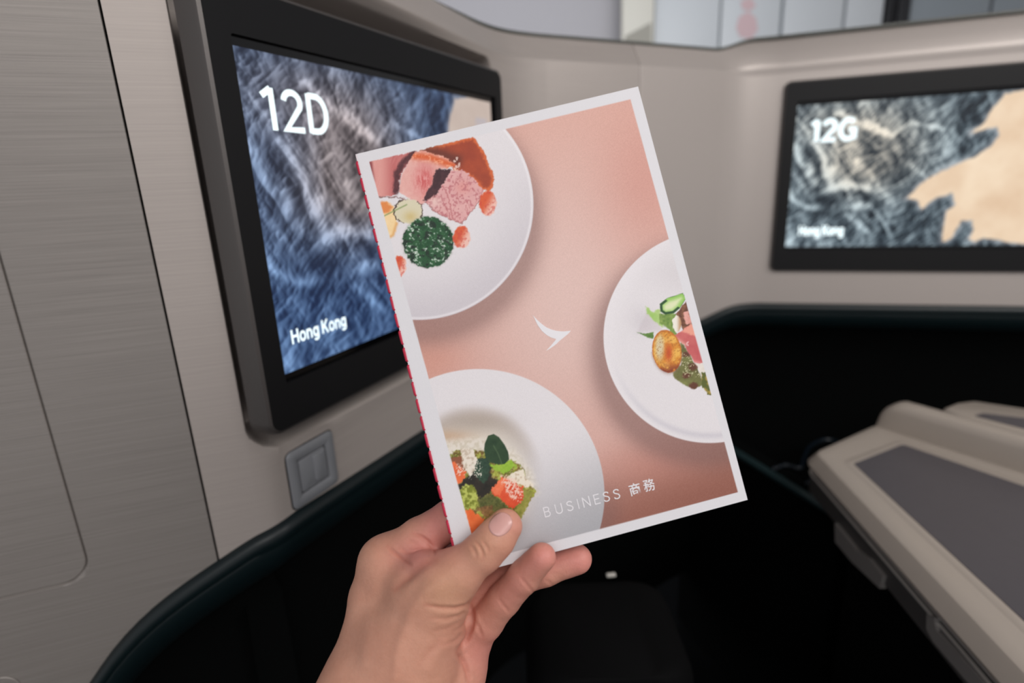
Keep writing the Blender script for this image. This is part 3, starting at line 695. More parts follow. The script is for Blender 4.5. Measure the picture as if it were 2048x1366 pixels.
V, Fc = tube(smoothpath(cpts, 60), .0034, 8); cdo = obj('coiled_cord', V, Fc, M_cord, None, True); tag(cdo, 'dark looped cord lying behind the corner of the beige console', 'cord')
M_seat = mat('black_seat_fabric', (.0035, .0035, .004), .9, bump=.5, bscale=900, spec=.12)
st = thing('seat_cushion', 'black seat cushion in deep shade at the bottom of the view', 'seat', (.16, .10, 0))
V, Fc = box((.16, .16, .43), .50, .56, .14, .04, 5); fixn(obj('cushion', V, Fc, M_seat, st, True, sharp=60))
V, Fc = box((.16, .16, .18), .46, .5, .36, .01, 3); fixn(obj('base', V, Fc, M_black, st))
bg = thing('black_bag', 'black rounded bag with a small pale block added as its highlight, behind the hand', 'bag', (.11, .50, 0))
def bagl(z, k, o=0.0):
    q = fillet([(-.085*k, -.10), (.085*k, -.10), (.085*k, .05*k), (-.085*k, .05*k)], .035*k, 5); cx, cy = .085, .525
    return np.column_stack([cx+q[:, 0], cy+q[:, 1]+o, np.full(len(q), z)])
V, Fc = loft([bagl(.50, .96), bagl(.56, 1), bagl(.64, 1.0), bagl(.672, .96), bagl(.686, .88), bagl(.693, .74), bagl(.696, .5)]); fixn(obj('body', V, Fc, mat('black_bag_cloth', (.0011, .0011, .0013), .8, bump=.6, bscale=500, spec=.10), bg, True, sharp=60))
pt = onz(1222, 1150, .70); V, Fc = box(pt, .011, .005, .004, .0012, 3, .1); fixn(obj('glint_block', V, Fc, mat('pale_glint', s(190, 186, 178), .4), bg, True))  # pale block added to paint the bright highlight on the black shape
tag(bg.children[0], None)

# ------------------------------------------------------------------ the booklet
BD = .285
TL = at(713, 308, BD); TR = at(1276, 173, BD*1.0196); BRc = at(1505, 997, BD*1.0012); BL = at(936, 1151, BD*.9816)
bx = nrm(TR-TL+BRc-BL); by = nrm(BL-TL+BRc-TR); by = nrm(by-by@bx*bx); bn = np.cross(by, bx)
if bn@(CAM-TL) < 0: bn = -bn
BW, BH = .1476, .2174
def BP(u, v, o=0.0):
    u = np.asarray(u, float).reshape(-1, 1); v = np.asarray(v, float).reshape(-1, 1); o = np.asarray(o, float).reshape(-1, 1)*np.ones_like(u)
    return TL[None]+u*bx+v*by+o*bn
bk = thing('menu_booklet', 'white-bordered menu booklet with three plates of food on pink, held upright', 'booklet', BP([0], [BH])[0])

def artwork(X, Y):
    """cover print; X, Y are positions on the cover in photograph units"""
    n = len(X)
    grain = (vnoise(X*1.1, Y*1.1, 90)-.5)
    # pink ground
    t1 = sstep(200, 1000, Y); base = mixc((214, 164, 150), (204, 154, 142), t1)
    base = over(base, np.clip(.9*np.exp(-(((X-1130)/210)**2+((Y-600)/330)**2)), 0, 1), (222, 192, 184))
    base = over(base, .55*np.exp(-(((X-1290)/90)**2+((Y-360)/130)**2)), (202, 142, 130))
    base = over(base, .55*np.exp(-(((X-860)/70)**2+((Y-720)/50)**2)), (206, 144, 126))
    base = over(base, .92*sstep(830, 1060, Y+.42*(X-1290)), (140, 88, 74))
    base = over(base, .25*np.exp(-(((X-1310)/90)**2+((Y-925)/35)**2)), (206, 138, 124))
    PL = [(836, 409, 231), (1419, 674, 212), (957, 990, 252)]
    for (cx, cy, r), (ox, oy), st_ in zip(PL, ((4, 34), (-12, 32), (14, 22)), (.50, .55, .40)):
        d = np.hypot(X-cx-ox, Y-cy-oy)-r; base = over(base, st_*np.exp(-(np.maximum(d+8, 0)/30)**2)*(sstep(940, 1040, Y) if r > 250 else 1), (120, 92, 88))
    img = base+.035*grain[:, None]
    for i, (cx, cy, r) in enumerate(PL):
        d = np.hypot(X-cx, Y-cy)-r; rr = 1+d/r
        pc = np.ones((n, 3))*np.array([[224, 219, 221]])/255
        if i == 0:
            pc = over(pc, .75*sstep(-.25, 1.0, ((X-cx)*.45+(Y-cy)*.85)/r)*sstep(.35, 1.0, rr), (196, 189, 195))
            pc = over(pc, .6*np.exp(-((rr-.985)/.010)**2), (240, 236, 238))
        if i == 1:
            pc = over(pc, .5*np.exp(-(((X-1360)/60)**2+((Y-545)/45)**2)), (204, 198, 200))
            pc = over(pc, .45*np.exp(-((rr-.93)/.03)**2)*sstep(.1, .8, (Y-cy)/r), (186, 182, 192))
            pc = over(pc, .35*sstep(0, 1, (cx-X)/r)*sstep(.8, 1, rr), (238, 234, 236))
            pc = over(pc, .55*np.exp(-(((X-1285)/26)**2+((Y-640)/26)**2)), (202, 196, 200))
        if i == 2:
            pc = over(pc, .9*sstep(-.25, .80, ((X-cx)*.42+(Y-cy)*.9)/r), (158, 158, 162))
            we = np.hypot((X-948)/135, (Y-968)/150)
            pc = over(pc, sstep(1.10, .86, we)*sstep(1000, 860, Y+.25*(X-948))*.85, (178, 162, 150)); pc = over(pc, sstep(1.10, .86, we)*.3, (190, 184, 180))
            pc = over(pc, sstep(.98, .60, we)*.95, (220, 212, 200))
            pc = over(pc, .7*np.exp(-(((X-895)/55)**2+((Y-872)/14)**2)), (196, 160, 130))
            pc = over(pc, .5*np.exp(-(((X-950)/60)**2+((Y-845)/20)**2)), (160, 146, 134))
        pc = pc+.018*grain[:, None]
        img = over(img, sstep(.9, -.9, d), pc)
    # ---- plate one food (crop units)
    x = (X-720)*4.554; y = (Y-260)*4.554; f1 = fbm(x/60, y/60, 5, 5); f2 = fbm(x/22, y/22, 4, 6); f3 = fbm(x/14+y/40, y/90, 3, 7)
    wx = x+16*(f2-.5)*2; wy = y+16*(fbm(x/22, y/22, 4, 16)-.5)*2
    def M(pts, soft=5, warp=True): return sstep(soft, -soft, sdpoly(wx if warp else x, wy if warp else y, pts))
    def E(cx, cy, rx, ry, soft=.06, rot=0):
        c, s_ = math.cos(math.radians(rot)), math.sin(math.radians(rot)); a_ = ((wx-cx)*c+(wy-cy)*s_)/rx; b_ = (-(wx-cx)*s_+(wy-cy)*c)/ry
        return sstep(1+soft, 1-soft, np.hypot(a_, b_))
    sauce = [(540, 185), (1030, 60), (1100, 150), (1130, 210), (1190, 340), (1225, 440), (1215, 510), (1170, 562), (1110, 540), (1000, 420), (880, 380), (750, 250)]
    ds = sdpoly(wx, wy, sauce); sc = mixc((176, 78, 48), (148, 62, 44), f1); sc = over(sc, .8*np.exp(-((ds+10)/16)**2), (222, 112, 62))
    sc = over(sc, .75*np.exp(-(dline(x, y, [(600, 180), (760, 230), (880, 270)])/55)**2), (92, 48, 42)); img = over(img, sstep(7, -7, ds), sc)
    m3 = [(60, 290), (520, 190), (440, 290), (370, 410), (330, 590), (150, 612), (100, 450)]
    c3 = mixc((216, 148, 140), (178, 84, 84), sstep(170, 330, x+60*(f3-.5))); c3 = over(c3, .5*f3, (232, 176, 168)); c3 = over(c3, .8*np.exp(-(dline(x, y, [(95, 300), (115, 460)])/18)**2), (120, 44, 48)); img = over(img, M(m3), c3)
    img = over(img, .95*np.exp(-(dline(wx, wy, [(490, 215), (400, 290), (335, 400), (325, 560)])/30)**4), mixc((70, 38, 44), (96, 56, 60), f2))
    m2 = [(500, 205), (560, 185), (760, 240), (880, 320), (800, 350), (700, 360), (660, 520), (590, 640), (575, 682), (430, 615), (348, 560), (375, 420), (440, 290)]
    c2 = mixc((224, 164, 156), (232, 186, 176), f2); c2 = over(c2, .85*np.exp(-(((x-590)/95)**2+((y-460)/140)**2))*(.55+.6*f3), (196, 74, 76))
    c2 = over(c2, np.exp(-(dline(x, y, [(500, 235), (640, 250), (780, 300), (860, 330)])/36)**2), mixc((214, 98, 56), (240, 160, 120), sstep(.5, .75, f2)))
    c2 = over(c2, .6*sstep(.52, .68, vnoise(x/7, y/40, 8))*np.exp(-(((x-580)/110)**2+((y-470)/130)**2)), (236, 186, 180)); img = over(img, M(m2), c2)
    img = over(img, M([(690, 355), (835, 362), (780, 480), (700, 590), (640, 645), (580, 640), (600, 575), (655, 500)], 7), mixc((58, 36, 42), (84, 52, 58), f2))
    m1 = [(830, 372), (930, 362), (1030, 430), (1120, 555), (1090, 640), (1035, 720), (932, 852), (780, 800), (680, 740), (585, 655), (700, 585), (750, 500)]
    c1 = mixc((226, 178, 174), (214, 158, 158), f1); c1 = over(c1, .55*np.exp(-(((x-940)/70)**2+((y-520)/60)**2)), (218, 136, 128))
    vein = np.abs(fbm(x/70+.6*f1, y/120, 4, 9)-.5); c1 = over(c1, .55*sstep(.035, 0, vein), (180, 96, 100))
    for ln in ([(760, 510), (800, 600), (830, 720), (850, 810)], [(740, 590), (770, 680), (800, 740)]): c1 = over(c1, .7*np.exp(-(dline(wx, wy, ln)/6)**2), (176, 90, 96))
    c1 = over(c1, .7*sstep(.66, .72, vnoise(x/16, y/16, 12)), (186, 110, 116)); c1 = over(c1, .6*np.exp(-(((x-690)/50)**2+((y-650)/50)**2)), (240, 216, 206)); img = over(img, M(m1), c1)
    dm = sdpoly(wx, wy, m1); img = over(img, .6*np.exp(-((dm+2)/5)**2)*(y > 600), (150, 90, 90))
    img = over(img, .8*sstep(.5, .6, f2)*E(885, 310, 32, 60), (238, 214, 204))
    img = over(img, .85*np.exp(-(dline(wx, wy, [(150, 608), (330, 612), (440, 640), (575, 685)])/6)**2), (110, 70, 66))
    img = over(img, E(235, 830, 100, 175), mixc((236, 200, 140), (246, 220, 176), f1)); img = over(img, .9*E(215, 710, 75, 55, .3), (222, 128, 66)); img = over(img, .6*np.exp(-(dline(x, y, [(240, 990), (300, 960), (335, 850)])/14)**2), (216, 150, 80))
    img = over(img, E(440, 742, 132, 112), mixc((216, 208, 180), (206, 186, 132), np.exp(-(((x-460)/60)**2+((y-790)/50)**2))))
    de = np.abs(np.hypot((wx-440)/132, (wy-742)/112)-1); img = over(img, .9*sstep(.06, .02, de)*((x < 400) | (x > 520)), (74, 56, 48))
    img = over(img, .9*np.exp(-(dline(x, y, [(195, 795), (425, 680)])/6)**2), (130, 150, 92))
    sp = np.hypot(wx-622, wy-1022)/(232); a_ = fbm(x/34+2*f1, y/34, 4, 41); b_ = fbm(x/24+y/34, y/13-x/22, 2, 42)
    cs_ = mixc((22, 62, 38), (58, 108, 66), a_); cs_ = over(cs_, sstep(.55, .70, .5*a_+.5*b_), (196, 210, 196)); cs_ = over(cs_, .8*sstep(.56, .68, fbm(x/34, y/26, 3, 45)), (28, 40, 34))
    img = over(img, .35*np.exp(-(np.maximum(sp-1, 0)/.05)**2)*(sp > .97), (150, 150, 140)); img = over(img, sstep(1.02, .98, sp), cs_)
    for cx, cy, rx, ry in ((1165, 668, 80, 112), (925, 975, 76, 106), (362, 1238, 58, 98)):
        cc = mixc((214, 92, 56), (236, 190, 176), sstep(-.4, .7, ((x-cx)/rx*.8+(y-cy)/ry*.6))); cc = over(cc, .5*sstep(.5, .62, f2), (200, 70, 60)); img = over(img, E(cx, cy, rx, ry, .08), cc)
    # ---- plate two food
    x = (X-1260)*5.69; y = (Y-570)*5.69; f1 = fbm(x/70, y/70, 5, 105); f2 = fbm(x/24, y/24, 4, 106); wx = x+14*(f2-.5)*2; wy = y+14*(fbm(x/24, y/24, 4, 116)-.5)*2
    img = over(img, .35*M([(80, 540), (190, 300), (350, 400), (360, 520)], 25), (192, 180, 184))
    img = over(img, M([(180, 240), (262, 312), (340, 270), (352, 420), (375, 480), (262, 400), (195, 320)], 10), mixc((150, 192, 96), (196, 212, 150), f1))
    img = over(img, M([(330, 330), (520, 330), (545, 420), (505, 500), (545, 575), (480, 545), (400, 455), (340, 440)]), mixc((86, 122, 52), (156, 176, 96), f2))
    img = over(img, M([(75, 538), (180, 552), (270, 538), (262, 612), (190, 590)]), mixc((70, 104, 50), (120, 156, 76), f2))
    img = over(img, .85*np.exp(-(dline(wx, wy, [(370, 440), (460, 500), (530, 580)])/16)**4), (120, 148, 70))
    cu = [(338, 215), (420, 150), (600, 92), (640, 150), (570, 262), (500, 322), (400, 338), (345, 300)]; dc = sdpoly(x, y, cu)
    cc = mixc((146, 196, 96), (222, 226, 184), sstep(-10, -75, dc)); cc = over(cc, sstep(-34, -24, dc)*((y-.55*(x-340)) > 130), (44, 78, 46)); cc = over(cc, .8*sstep(-8, -3, dc), (70, 108, 56)); img = over(img, sstep(3, -3, dc), cc)
    img = over(img, M([(520, 330), (640, 180), (700, 260), (720, 470), (600, 520), (565, 400)]), mixc((78, 44, 34), (166, 116, 84), f2))
    img = over(img, E(532, 440, 48, 92), mixc((236, 230, 218), (180, 130, 90), sstep(520, 590, x)))
    img = over(img, M([(608, 310), (660, 296), (705, 430), (640, 452), (610, 380)]), mixc((234, 190, 176), (206, 120, 110), f2))
    img = over(img, M([(575, 650), (620, 690), (700, 830), (780, 990), (840, 1130), (740, 1185), (640, 1150), (520, 1070), (480, 1000), (580, 900)], 9), mixc((84, 78, 44), (140, 146, 84), f1))
    for bx_, by_, rr_ in ((640, 1030, 45), (725, 1145, 50), (720, 930, 55), (640, 790, 45)): img = over(img, .85*E(bx_, by_, rr_, rr_*.75, .3), (96, 50, 38))
    img = over(img, .8*sstep(.70, .76, vnoise(x/11, y/11, 120))*M([(580, 760), (700, 830), (800, 1050), (600, 1040)]), (206, 200, 160))
    img = over(img, M([(810, 1000), (870, 985), (935, 1255), (880, 1245), (822, 1150)]), mixc((180, 150, 70), (90, 96, 44), sstep(.4, .6, f1)))
    img = over(img, M([(742, 888), (850, 890), (870, 985), (800, 1008)]), mixc((238, 232, 222), (216, 206, 196), f1))
    dh = sdpoly(wx, wy, [(486, 592), (562, 538), (700, 436), (790, 690), (850, 895), (740, 885), (700, 822), (622, 684)])
    ch = mixc((188, 84, 88), (206, 112, 108), f1); ch = over(ch, M([(580, 530), (720, 420), (760, 590), (640, 550)], 14), (232, 158, 138)); ch = over(ch, .7*np.exp(-(dline(x, y, [(500, 600), (620, 680)])/26)**2), (232, 176, 160))
    ch = over(ch, .8*np.exp(-(np.hypot(x-665, y-668)-18)**2/60)*(x < 670), (242, 210, 206)); ch = over(ch, .7*np.exp(-(dline(x, y, [(690, 860), (800, 890)])/18)**2), (226, 150, 146)); img = over(img, sstep(5, -5, dh), ch)
    c, s_ = math.cos(math.radians(-9)), math.sin(math.radians(-9)); pa_ = ((x-420)*c+(y-755)*s_)/166; pb_ = (-(x-420)*s_+(y-755)*c)/246; pr2 = np.hypot(pa_, pb_)+.03*(f2-.5)
    img = over(img, .4*np.exp(-(np.maximum(pr2-1, 0)/.10)**2)*(y > 760), (150, 120, 110))
    cp_ = mixc((232, 178, 84), (214, 142, 52), sstep(.45, .65, f1)); cp_ = over(cp_, np.exp(-(((x-340)/52)**2+((y-710)/150)**2)**2), (214, 200, 164)); cp_ = over(cp_, .95*np.exp(-(((x-440)/42)**2+((y-775)/105)**2)), (196, 78, 40))
    cp_ = over(cp_, .8*sstep(.86, .98, pr2), (190, 104, 40)); cp_ = over(cp_, .9*sstep(.45, .95, pb_)*sstep(.35, .6, f2+.25*(pb_-.5)), (122, 48, 34)); cp_ = over(cp_, .5*sstep(.66, .74, vnoise(x/10, y/10, 131)), (160, 92, 40)); img = over(img, sstep(1.015, .985, pr2), cp_)
    # ---- plate three food
    x = (X-870)*5.4625; y = (Y-840)*5.4625; f1 = fbm(x/80, y/80, 5, 205); f2 = fbm(x/26, y/26, 4, 206); f3 = vnoise(x/12, y/12, 207); wx = x+26*(f2-.5)*2; wy = y+26*(fbm(x/26, y/26, 4, 216)-.5)*2
    img = over(img, .75*M([(80, 240), (340, 200), (560, 195), (860, 330), (1060, 560), (1130, 800), (900, 900), (300, 500), (100, 400)], 50), mixc((226, 218, 206), (206, 196, 176), sstep(.45, .7, f2)))
    mash = [(110, 400), (290, 308), (440, 335), (560, 345), (700, 440), (880, 450), (975, 535), (1000, 640), (1110, 790), (1020, 920), (940, 1070), (700, 1250), (500, 1400), (250, 1400), (120, 800)]
    cm = mixc((104, 104, 40), (160, 164, 66), sstep(.35, .65, f1)); cm = over(cm, .7*sstep(.52, .62, f2), (112, 76, 46)); cm = over(cm, .5*sstep(.62, .70, f3), (196, 196, 120)); img = over(img, M(mash, 9), cm)
    img = over(img, M([(440, 420), (585, 400), (625, 640), (700, 660), (620, 780), (500, 860), (400, 760), (200, 760), (330, 640), (430, 560)], 12), mixc((28, 30, 26), (66, 52, 42), f1))
    img = over(img, M([(440, 420), (580, 405), (600, 560), (540, 700), (470, 640), (430, 560)], 10), mixc((30, 52, 40), (66, 92, 72), f2))
    img = over(img, .75*M([(470, 860), (620, 800), (780, 930), (800, 980), (640, 1000), (480, 960)], 16), mixc((46, 54, 30), (112, 116, 64), f2))
    img = over(img, M([(235, 790), (330, 705), (425, 722), (480, 850), (445, 985), (300, 960), (240, 870)], 9), mixc((120, 128, 44), (184, 192, 96), sstep(.35, .65, f2)))
    img = over(img, M([(940, 760), (1070, 785), (1010, 960), (945, 1080), (880, 1000), (940, 880)], 9), mixc((116, 120, 46), (172, 166, 84), f2))
    img = over(img, M([(585, 478), (700, 490), (830, 438), (905, 500), (760, 585), (640, 545)], 7), mixc((128, 172, 44), (168, 196, 76), f2))
    img = over(img, M([(150, 420), (290, 400), (340, 560), (200, 480)], 12), (140, 84, 60))
    img = over(img, M([(120, 480), (205, 455), (335, 560), (322, 645), (215, 730), (120, 760)], 6), mixc((218, 84, 44), (240, 130, 80), f1))
    img = over(img, M([(280, 305), (400, 305), (462, 420), (432, 565), (370, 625), (300, 480)], 9), mixc((230, 220, 206), (200, 184, 164), sstep(.5, .7, f2)))
    img = over(img, .9*sstep(.50, .60, f3)*M([(230, 480), (320, 500), (330, 600), (240, 600)], 12), (236, 206, 190))
    img = over(img, .9*sstep(.58, .66, f3)*M([(420, 440), (500, 450), (520, 620), (360, 640)], 12), (220, 216, 200))
    img = over(img, M([(608, 772), (728, 622), (960, 730), (965, 865), (845, 975), (780, 930)], 6), mixc((206, 66, 36), (228, 96, 60), f1)); img = over(img, M([(608, 772), (728, 622), (790, 650), (700, 830)], 8), mixc((232, 106, 66), (240, 134, 96), f2))
    img = over(img, M([(815, 590), (960, 535), (1000, 640), (1080, 720), (1000, 740), (880, 690), (780, 650)], 8), mixc((232, 222, 204), (206, 186, 160), sstep(.55, .7, f2)))
    sh_ = M([(700, 600), (860, 620), (960, 800), (930, 890), (820, 860), (740, 680)], 20)*np.maximum(sstep(.58, .66, vnoise(x/34+y/60, y/9-x/30, 221)), sstep(.60, .68, vnoise(x/9+y/20, y/34, 222))); img = over(img, .9*sh_, (240, 206, 190))
    img = over(img, M([(320, 990), (385, 965), (545, 1085), (400, 1290), (330, 1300), (340, 1150)], 6), mixc((220, 92, 40), (240, 130, 74), f1))
    img = over(img, sstep(.36, .5, f3)*M([(270, 990), (330, 1000), (385, 1150), (370, 1260), (300, 1180)], 9), (226, 212, 200))
    img = over(img, .8*M([(470, 960), (620, 930), (640, 1010), (560, 1090)], 10), mixc((90, 54, 36), (176, 130, 80), f2))
    lf = [(545, 255), (580, 172), (640, 152), (700, 188), (760, 270), (800, 350), (810, 430), (760, 482), (690, 487), (600, 462), (550, 400), (536, 320)]; dl = sdpoly(x, y, lf)
    cl = mixc((34, 58, 38), (56, 80, 52), fbm(x/60, y/60, 4, 230)); cl = over(cl, .7*np.exp(-(dline(x, y, [(640, 280), (690, 370), (730, 480)])/5)**2), (92, 112, 80)); img = over(img, sstep(4, -4, dl), cl)
    # ---- white border round the picture
    pic = [(738.5, 323.5), (1261, 198.5), (1476, 984.5), (958, 1122.5)]
    dpic = sdpoly(X, Y, pic); img = over(img, sstep(-.7, .7, dpic), (219, 217, 220))
    return s2l(np.clip(img+.010*grain[:, None], 0, 1))
NU, NV = 440, 640
U, W = np.meshgrid(np.linspace(0, BW, NU), np.linspace(0, BH, NV), indexing='ij'); U = U.ravel(); W = W.ravel()
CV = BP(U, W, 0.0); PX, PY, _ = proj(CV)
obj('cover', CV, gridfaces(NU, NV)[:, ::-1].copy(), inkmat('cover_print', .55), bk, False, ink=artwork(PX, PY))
M_paper = mat('booklet_paper', s(214, 210, 214), .7)
def bslab(name, u0, u1, v0, v1, o0, o1, m, par):
    q = np.array([(u0, v0), (u1, v0), (u1, v1), (u0, v1)]); V, Fc = loft([BP(q[:, 0], q[:, 1], o0), BP(q[:, 0], q[:, 1], o1)]); return fixn(obj(name, V, Fc, m, par))
bslab('pages', .0004, BW-.0004, .0003, BH-.0003, -.0014, -.0002, M_paper, bk)
bslab('back_cover', .0, BW+.0003, .0, BH+.0002, -.0018, -.00145, M_paper, bk)
M_red = mat('red_thread', s(186, 28, 62), .6); M_wht = mat('white_thread', s(226, 214, 218), .6)
ns = 24
for k in range(ns):
    v0 = .0035+k*(BH-.006)/ns; v1 = v0+(BH-.006)/ns*.84
    pts = [BP([-.0002], [v0], -.0009)[0], BP([-.0009], [v0+.0009], -.0005)[0], BP([-.0009], [v1-.0009], -.0005)[0], BP([-.0002], [v1], -.0009)[0]]
    V, Fc = tube(pts, .00075, 6); obj('stitch', V, Fc, M_red, bk, True)
bslab('spine', -.0006, .0002, 0, BH, -.0018, -.0001, M_wht, bk)
M_ink = mat('white_print', s(228, 225, 228), .55)
# lettering along the lower right of the cover
def bookuv(px, py): q = onplane(px, py, TL, bn); return float((q-TL)@bx), float((q-TL)@by)
def textline(body, p0, p1, h, wt, font):
    a = np.array(bookuv(*p0)); b = np.array(bookuv(*p1)); d = b-a; L_ = np.linalg.norm(d); d = d/L_; ex_ = d[0]*bx+d[1]*by; ey_ = -(-d[1]*bx+d[0]*by)
    return ex_, ey_, a, L_
exT, eyT, aT, LT = textline('', (1090, 1035), (1243, 996), 0, 0, None)
letters = [('B', 1090), ('U', 1113), ('S', 1135.5), ('I', 1157.5), ('N', 1167.5), ('E', 1190), ('S', 1208.5), ('S', 1229)]
wid = dict(B=12.5, U=14, S=13, I=1.8, N=15, E=11.5)
hpx = .00505
for ch_, xx in letters:
    t_ = (xx-1090)/(1243-1090); yy = 1035+t_*(996-1035); a = bookuv(xx, yy); wu = wid[ch_]/1133*.282*1.03
    strokes('lettering', ch_, M_ink, bk, BP([a[0]], [a[1]], .00012)[0], exT, eyT, wu, hpx, .10)
for ch_, xx, yy in (('商', 1261.5, 993), ('務', 1290, 984.5)):
    a = bookuv(xx, yy); textobj('lettering', ch_, M_ink, bk, BP([a[0]], [a[1]], .00012)[0], exT, eyT, .0057, .0061, .008)
# the small wing-shaped emblem
em = [(290, 340), (350, 410), (420, 480), (500, 550), (600, 622), (710, 670), (830, 702), (920, 712), (1000, 716), (1080, 708), (1160, 698), (1120, 745), (1080, 785), (1000, 850), (900, 930), (830, 1000), (750, 1060), (670, 1115), (590, 1160), (650, 1100), (710, 1030), (760, 970), (800, 925), (822, 888), (760, 872), (700, 850), (625, 810), (560, 760), (500, 705), (450, 640), (405, 575), (370, 510), (330, 420)]
uvp = [bookuv(1040+x_/11.386, 600+y_/11.386) for x_, y_ in em]; V = np.concatenate([BP([u_ for u_, _ in uvp], [v_ for _, v_ in uvp], o_) for o_ in (.0001, .0000)]); n = len(em)
fixn(obj('emblem', V, [tuple(range(n)), tuple(range(2*n-1, n-1, -1))]+[(i, (i+1) % n, n+(i+1) % n, n+i) for i in range(n)], M_ink, bk))

# ------------------------------------------------------------------ the hand
def J(px, py, d, r): return (at(px, py, d), r)
palm = [
    [J(772, 1128, .302, .0128), J(764, 1200, .303, .0155), J(762, 1300, .298, .0205), J(740, 1400, .288, .0265)],
    [J(893, 1163, .277, .0120), J(856, 1212, .283, .0170), J(822, 1290, .288, .0235), J(800, 1400, .288, .0290)],
    [J(838, 1180, .314, .0130), J(840, 1300, .312, .0180), J(830, 1400, .304, .0260)],
    [J(902, 1228, .308, .0125), J(890, 1320, .308, .0170), J(850, 1410, .302, .0260)],
    [J(940, 1285, .302, .0090), J(912, 1335, .302, .0135), J(872, 1400, .298, .0200), J(850, 1460, .292, .024)],
    [J(740, 1400, .288, .0265), J(640, 1640, .262, .0290), J(430, 2150, .215, .0330)],
    [J(840, 1420, .294, .0250), J(740, 1660, .270, .0290), J(520, 2180, .222, .0340)],
    [J(775, 1130, .302, .0120), J(835, 1178, .310, .0120), J(902, 1230, .308, .0115)],
    [J(800, 1150, .296, .0110), J(845, 1165, .288, .0120), J(880, 1170, .280, .0115)],
]
fingers = {
    'thumb': [J(880, 1176, .278, .0122), J(925, 1138, .2725, .0104), J(968, 1102, .2705, .0095), J(990, 1078, .2700, .0093), J(1010, 1052, .2715, .0083)],
    'index': [J(774, 1124, .302, .0128), J(838, 1078, .300, .0108), J(902, 1039, .2975, .0101), J(965, 1003, .2955, .0099), J(1040, 985, .2935, .0086), J(1085, 985, .2920, .0078)],
    'middle': [J(836, 1178, .314, .0120), J(890, 1140, .306, .0105), J(948, 1106, .3000, .0100), J(1040, 1052, .2945, .0090), J(1110, 1030, .2925, .0080)],
    'ring': [J(902, 1228, .308, .0120), J(955, 1190, .3040, .0102), J(1015, 1160, .2985, .0097), J(1090, 1136, .2945, .0087), J(1154, 1118, .2925, .0076)],
    'little': [J(940, 1282, .302, .0100), J(972, 1240, .2960, .0094), J(1008, 1198, .2885, .0082), J(1048, 1152, .2805, .0079), J(1084, 1114, .2738, .0070)],
}
vox = .0009
allp = [p for ch in palm for p in ch]+[p for ch in fingers.values() for p in ch]
pts_ = np.array([p for p, _ in allp]); rr_ = np.array([r for _, r in allp])
lo = (pts_-rr_[:, None]).min(0)-.006; hi = (pts_+rr_[:, None]).max(0)+.006
# keep the forearm to what a step aside could show
dims = np.ceil((hi-lo)/vox).astype(int)+1
gx, gy, gz = [lo[i]+vox*np.arange(dims[i]) for i in range(3)]
def rcone(a, ra, b, rb, sub):
    """distance to a tapered capsule on the sub-block of the grid, written with smooth or plain union by the caller"""
    X_, Y_, Z_ = sub; ba = b-a; l2_ = ba@ba
    t = np.clip(((X_-a[0])*ba[0]+(Y_-a[1])*ba[1]+(Z_-a[2])*ba[2])/l2_, 0, 1)
    return np.sqrt((X_-a[0]-t*ba[0])**2+(Y_-a[1]-t*ba[1])**2+(Z_-a[2]-t*ba[2])**2)-(ra+(rb-ra)*t)
BIG = np.float32(.03)
def block(a, ra, b, rb, pad=.022):
    l_ = np.minimum(a-ra, b-rb)-pad; h_ = np.maximum(a+ra, b+rb)+pad
    i0 = np.clip(((l_-lo)/vox).astype(int), 0, dims-1); i1 = np.clip(((h_-lo)/vox).astype(int)+2, 1, dims)
    sl_ = tuple(slice(p, q) for p, q in zip(i0, i1))
    return sl_, (gx[sl_[0]][:, None, None], gy[sl_[1]][None, :, None], gz[sl_[2]][None, None, :])
def smin(a, b, k):
    h = np.clip(.5+.5*(b-a)/k, 0, 1); return b*(1-h)+a*h-k*h*(1-h)
def field(chains, k, base=None):
    f_ = np.full(dims, BIG, np.float32) if base is None else base
    for ch in chains:
        for (a, ra), (b, rb) in zip(ch[:-1], ch[1:]):
            sl_, sub = block(a, ra, b, rb); f_[sl_] = smin(f_[sl_], np.minimum(rcone(a, ra, b, rb, sub), BIG), k).astype(np.float32)
    return f_
fp = field(palm, .010); ftot = fp.copy()
for nm, ch in fingers.items():
    fi = field([ch], .0025); m_ = fi < .022; kk = .009 if nm == 'thumb' else .006
    ftot[m_] = np.minimum(ftot[m_], smin(fp[m_], fi[m_], kk))
